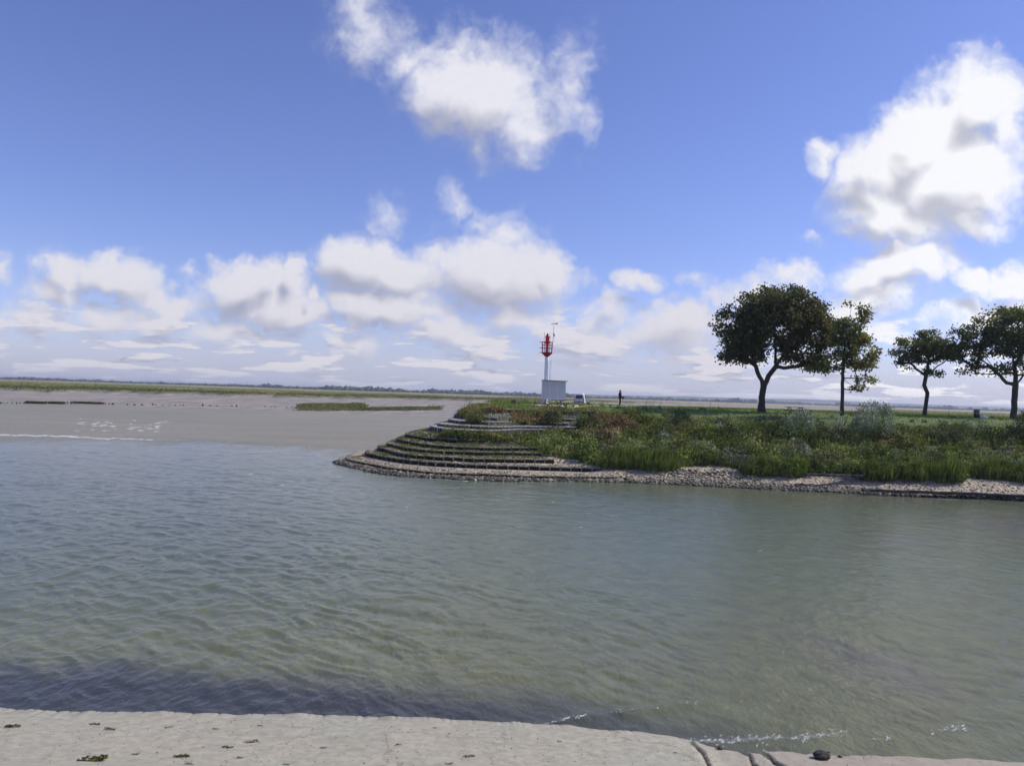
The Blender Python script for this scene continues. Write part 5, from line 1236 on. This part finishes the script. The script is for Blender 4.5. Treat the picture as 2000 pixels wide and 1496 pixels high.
# --- person standing on the lawn, facing right, in black
def person(px, py, d, label):
    base = at_d(px, py, d); root = empty('person', base); tag(root, label, 'person')
    J = {}
    def chain(pts, first=None): pass
    vs, es, rs_ = [], [], []
    def add(p, r, pa=None):
        vs.append(p); rs_.append(r)
        if pa is not None: es.append((pa, len(vs) - 1))
        return len(vs) - 1
    # facing +X ; left side is +Y
    pel = add((0, 0, .95), .145); ab = add((.0, 0, 1.10), .13, pel); ch = add((-.01, 0, 1.30), .15, ab); sh = add((-.01, 0, 1.43), .10, ch); nk = add((.02, 0, 1.50), .055, sh)
    h0 = add((.035, 0, 1.57), .075, nk); h1 = add((.035, 0, 1.66), .098, h0); h2 = add((.03, 0, 1.735), .07, h1)
    for s_ in (-1, 1):
        hip = add((0, s_ * .09, .88), .095, pel); kn = add((.03 + .03 * s_, s_ * .10, .49), .062, hip); an = add((-.02 + .04 * s_, s_ * .10, .09), .042, kn); to = add((.15 + .04 * s_, s_ * .12, .035), .036, an)
        so = add((-.01, s_ * .185, 1.40), .062, sh); el = add((-.05, s_ * .23, 1.13), .045, so); wr = add((.17, s_ * .17, 1.05), .030, el); pm = add((.25, s_ * .15, 1.06), .030, wr)
        for k, (dy, L_) in enumerate(((-.03, .075), (-.01, .085), (.01, .08), (.03, .065))):
            f1 = add((.25 + L_ * .55, s_ * .15 + dy, 1.065 - .01), .009, pm); add((.25 + L_ * .85, s_ * .15 + dy, 1.03), .008, f1)
        th = add((.24, s_ * .15 - s_ * .045, 1.09), .010, pm); add((.29, s_ * .15 - s_ * .05, 1.095), .009, th)
    me = bpy.data.meshes.new('body'); me.from_pydata(vs, es, []); o = bpy.data.objects.new('body', me); COL.objects.link(o)
    sk = o.modifiers.new('skin', 'SKIN'); 
    for v, r in zip(me.skin_vertices[0].data, rs_): v.radius = (r, r)
    me.skin_vertices[0].data[0].use_root = True
    o.modifiers.new('sub', 'SUBSURF').levels = 2
    dg = bpy.context.evaluated_depsgraph_get(); bm_ = bpy.data.meshes.new_from_object(o.evaluated_get(dg)); bpy.data.objects.remove(o)
    for p in bm_.polygons: p.use_smooth = True
    skin = plain('skin', (.42, .27, .2), .6, vary=.05); cloth = plain('black_cloth', (.012, .012, .016), .9, vary=.3, scale=6); jean = plain('dark_trousers', (.018, .018, .024), .9, vary=.2)
    body = link('body', bm_, skin, root)
    # clothes: shells of the body pushed out a little, cut at neckline, cuffs and hem
    def shell(nm, test, off, mt):
        b2 = bmesh.new(); b2.from_mesh(bm_); b2.normal_update()
        kill = [f for f in b2.faces if not test(f.calc_center_median())]
        bmesh.ops.delete(b2, geom=kill, context='FACES')
        for v in b2.verts: v.co += v.normal * off
        m2 = bpy.data.meshes.new(nm); b2.to_mesh(m2); b2.free()
        for p in m2.polygons: p.use_smooth = True
        return link(nm, m2, mt, root)
    shell('jacket', lambda c: .80 < c.z < 1.50 and not (c.x > .17 and abs(c.y) > .08) , .05, cloth)
    shell('trousers', lambda c: .10 < c.z <= .95 and abs(c.y) < .2 and c.x < .2, .028, jean)
    shell('shoe', lambda c: c.z <= .11, .014, M_dark)
    m = MB(); m.ball((.018, 0, 1.70), .112, 2, (1.0, .95, .92)); m.ball((-.05, 0, 1.63), .075, 2, (.8, 1, 1.3)); hr = m.build('hair', plain('dark_hair', (.015, .012, .01), .8), root, smooth=True)
    m = MB(); m.poly([(.125, -.012, 1.645), (.165, -.012, 1.625), (.125, -.012, 1.61)], (0, .024, 0)); m.build('nose', skin, root)
    m = MB()
    for s_ in (-1, 1): m.ball((.118, s_ * .035, 1.655), .011, 1)
    m.build('eyes', M_dark, root)
    # bag held in front
    return base
pb = person(1210.5, 792.6, 86.0, 'person in black standing side-on on the lawn holding a dark bag in front')
m = MB(); m.box((0, 0, 0), (.24, .20, .30), bevel=.05); bg_ = m.build('bag', M_dark, loc=pb + Vector((.33, 0, .90))); tag(bg_, 'dark bag held in front by the person in black', 'bag')
m = MB(); m.ring((0, 0, 0), .06, .012, n=10); hd_ = m.build('handle', M_dark, bg_, loc=(-.02, 0, .17)); hd_.rotation_euler = (R(90), 0, 0)

# ------------------------------------------------------------------ bits on the near apron
AP = np.array(rowsA)[4:]; apx, apy = proj(AP.reshape(-1, 3)); APf = AP.reshape(-1, 3)
def apron_at(px, py): return Vector(APf[np.argmin((apx - px) ** 2 + (apy - py) ** 2)])
M_weed = plain('dried_seaweed', (.045, .042, .018), .8, vary=.5, scale=20)
def scrap(px, py, w, label=None, tilt=0.0):
    p = apron_at(px, py); n = max(8, int(w * 260)); 
    n = max(14, n); B = np.stack([np.linspace(-.5, .5, n) * w + RNG.normal(0, w * .05, n), np.clip(RNG.normal(0, w / 9, n), -w * .2, w * .2), RNG.uniform(0, w * .07, n)], 1)
    col = np.tile([[.06, .055, .02]], (n, 1)) * RNG.uniform(.4, 1.5, (n, 1))
    v, f, t_ = leaf_cards(B, max(.03, w * .28), max(.012, w * .09), col, dirs=np.tile([[1., .25, .1]], (n, 1)), jit=.5); v[:, 2] = np.maximum(v[:, 2], .004)
    o = link('seaweed_scrap', np_mesh('seaweed_scrap', v, f, t_), M_leaf, loc=p + Vector((0, 0, .006))); o.rotation_euler = (R(9), 0, tilt)
    tag(o, label, 'seaweed', 'dried seaweed scraps on the stone apron'); return o
SC = [(25, 1419, .22, 'thin dark seaweed strand at the far left of the stone apron'), (178, 1487, .34, 'largest olive seaweed tuft at the bottom left of the stone apron'), (355, 1478, .20, 'dark seaweed tuft at the bottom of the apron, right of the largest tuft'), (370, 1494, .14, 'seaweed scrap cut by the bottom edge below the dark tuft'), (445, 1459, .16, 'slim seaweed scrap in the middle of the left half of the apron'),
      (493, 1450, .17, 'mossy olive seaweed scrap right of the slim scrap'), (508, 1418, .09, 'small seaweed knot near the water edge above the mossy scrap'), (421, 1424, .08, 'small dark seaweed knot near the water edge left of its twin'), (265, 1474, .10, 'small seaweed scrap between the two dark tufts'), (185, 1414, .16, 'stringy seaweed scrap near the water on the left'), (215, 1425, .17, 'second stringy seaweed strand near the water on the left'), (468, 1480, .10, 'small dark seaweed scrap near the bottom under the mossy one'),
      (630, 1460, .09, 'lone dark seaweed scrap in the middle of the apron'), (778, 1456, .10, 'dark seaweed speckle right of the lone scrap'), (915, 1477, .16, 'dark seaweed tuft near the bottom centre of the apron'), (878, 1492, .12, 'seaweed knot at the bottom edge left of the centre tuft'), (1094, 1448, .07, 'small black seaweed knot on the clean stone right of centre'), (1320, 1470, .06, 'tiny seaweed knot just left of the first crack'), (850, 1422, .06, 'tiny dark seaweed knot near the water at the centre'), (330, 1421, .12, 'faint seaweed strand near the water between the two knots'), (560, 1494, .09, 'seaweed scrap at the bottom edge left of centre')]
for (x, y, w, lab) in SC: scrap(x, y, w, lab, RNG.uniform(-.3, .5))
n = 900; sx2 = RNG.uniform(-100, 1990, n); sy2 = np.interp(sx2, EDGE[:, 0], EDGE[:, 1]) + 4 + RNG.uniform(0, 1, n) ** 1.2 * 100
gp = np.array([tuple(apron_at(a, b_)) for a, b_ in zip(sx2, sy2)]) + RNG.normal(0, .01, (n, 3)) * np.array([1, 1, 0]); gp[:, 2] += .003
o = link('grit', np_mesh('grit', *stones(gp, RNG.uniform(.003, .011, n), np.where(RNG.random((n, 1)) < .15, .5, .07) * np.array([[1, .9, .75]]))), M_clean); tag(o, 'dark grit and shell bits strewn over the stone apron', 'grit', kind='stuff')
p = apron_at(1604, 1481)
v, f, t_ = stones(np.array([[0, 0, .06]]), .11, np.array([[.035, .03, .026]])); bmx = bmesh.new()
bmesh.ops.create_icosphere(bmx, subdivisions=4, radius=.11)
for q in bmx.verts: q.co *= 1 + .25 * fbm(np.array([q.co.x * 9 + 3]), np.array([q.co.y * 9 + q.co.z * 7]), 4)[0]; q.co.z = q.co.z * .72 + .05; q.co.x *= 1.25
m = MB(); m.bm.free(); m.bm = bmx; o = m.build('rock', plain('black_rock', (.035, .03, .027), .7, vary=.4, scale=14, bump=.8), loc=p, smooth=True); tag(o, 'fist-sized black rock on the cracked stone by the water', 'rock')
for (x, y, r_, lab) in [(1408, 1462, .05, 'small dark stone wedged beside the first crack'), (1640, 1478, .035, 'little dark stone right of the black rock'), (1455, 1466, .045, 'dark stone between the two wide cracks'), (1620, 1459, .03, 'small dark stone at the water line above the black rock')]:
    p = apron_at(x, y); bmx = bmesh.new(); bmesh.ops.create_icosphere(bmx, subdivisions=3, radius=r_)
    for q in bmx.verts: q.co *= 1 + .3 * fbm(np.array([q.co.x * 20 + x]), np.array([q.co.y * 20 + q.co.z * 17]), 3)[0]; q.co.z = q.co.z * .7 + r_ * .4
    m = MB(); m.bm.free(); m.bm = bmx; o = m.build('rock', M_wood_d, loc=p, smooth=True); tag(o, lab, 'rock')

# ------------------------------------------------------------------ sea haze: one even box of air
m = MB(); m.box((0, 4200, 13.0), (24000, 9000, 34.0)); hz_m = bpy.data.materials.new('haze'); hz_m.use_nodes = True
ht = hz_m.node_tree; ht.nodes.clear(); pv = ht.nodes.new('ShaderNodeVolumePrincipled'); mo = ht.nodes.new('ShaderNodeOutputMaterial')
pv.inputs['Color'].default_value = (.80, .86, 1.0, 1); pv.inputs['Density'].default_value = .00013; pv.inputs['Anisotropy'].default_value = .3
ht.links.new(pv.outputs[0], mo.inputs['Volume'])
hzo = m.build('haze', hz_m); tag(hzo, 'thin pale sea haze over the estuary', 'haze', kind='stuff')
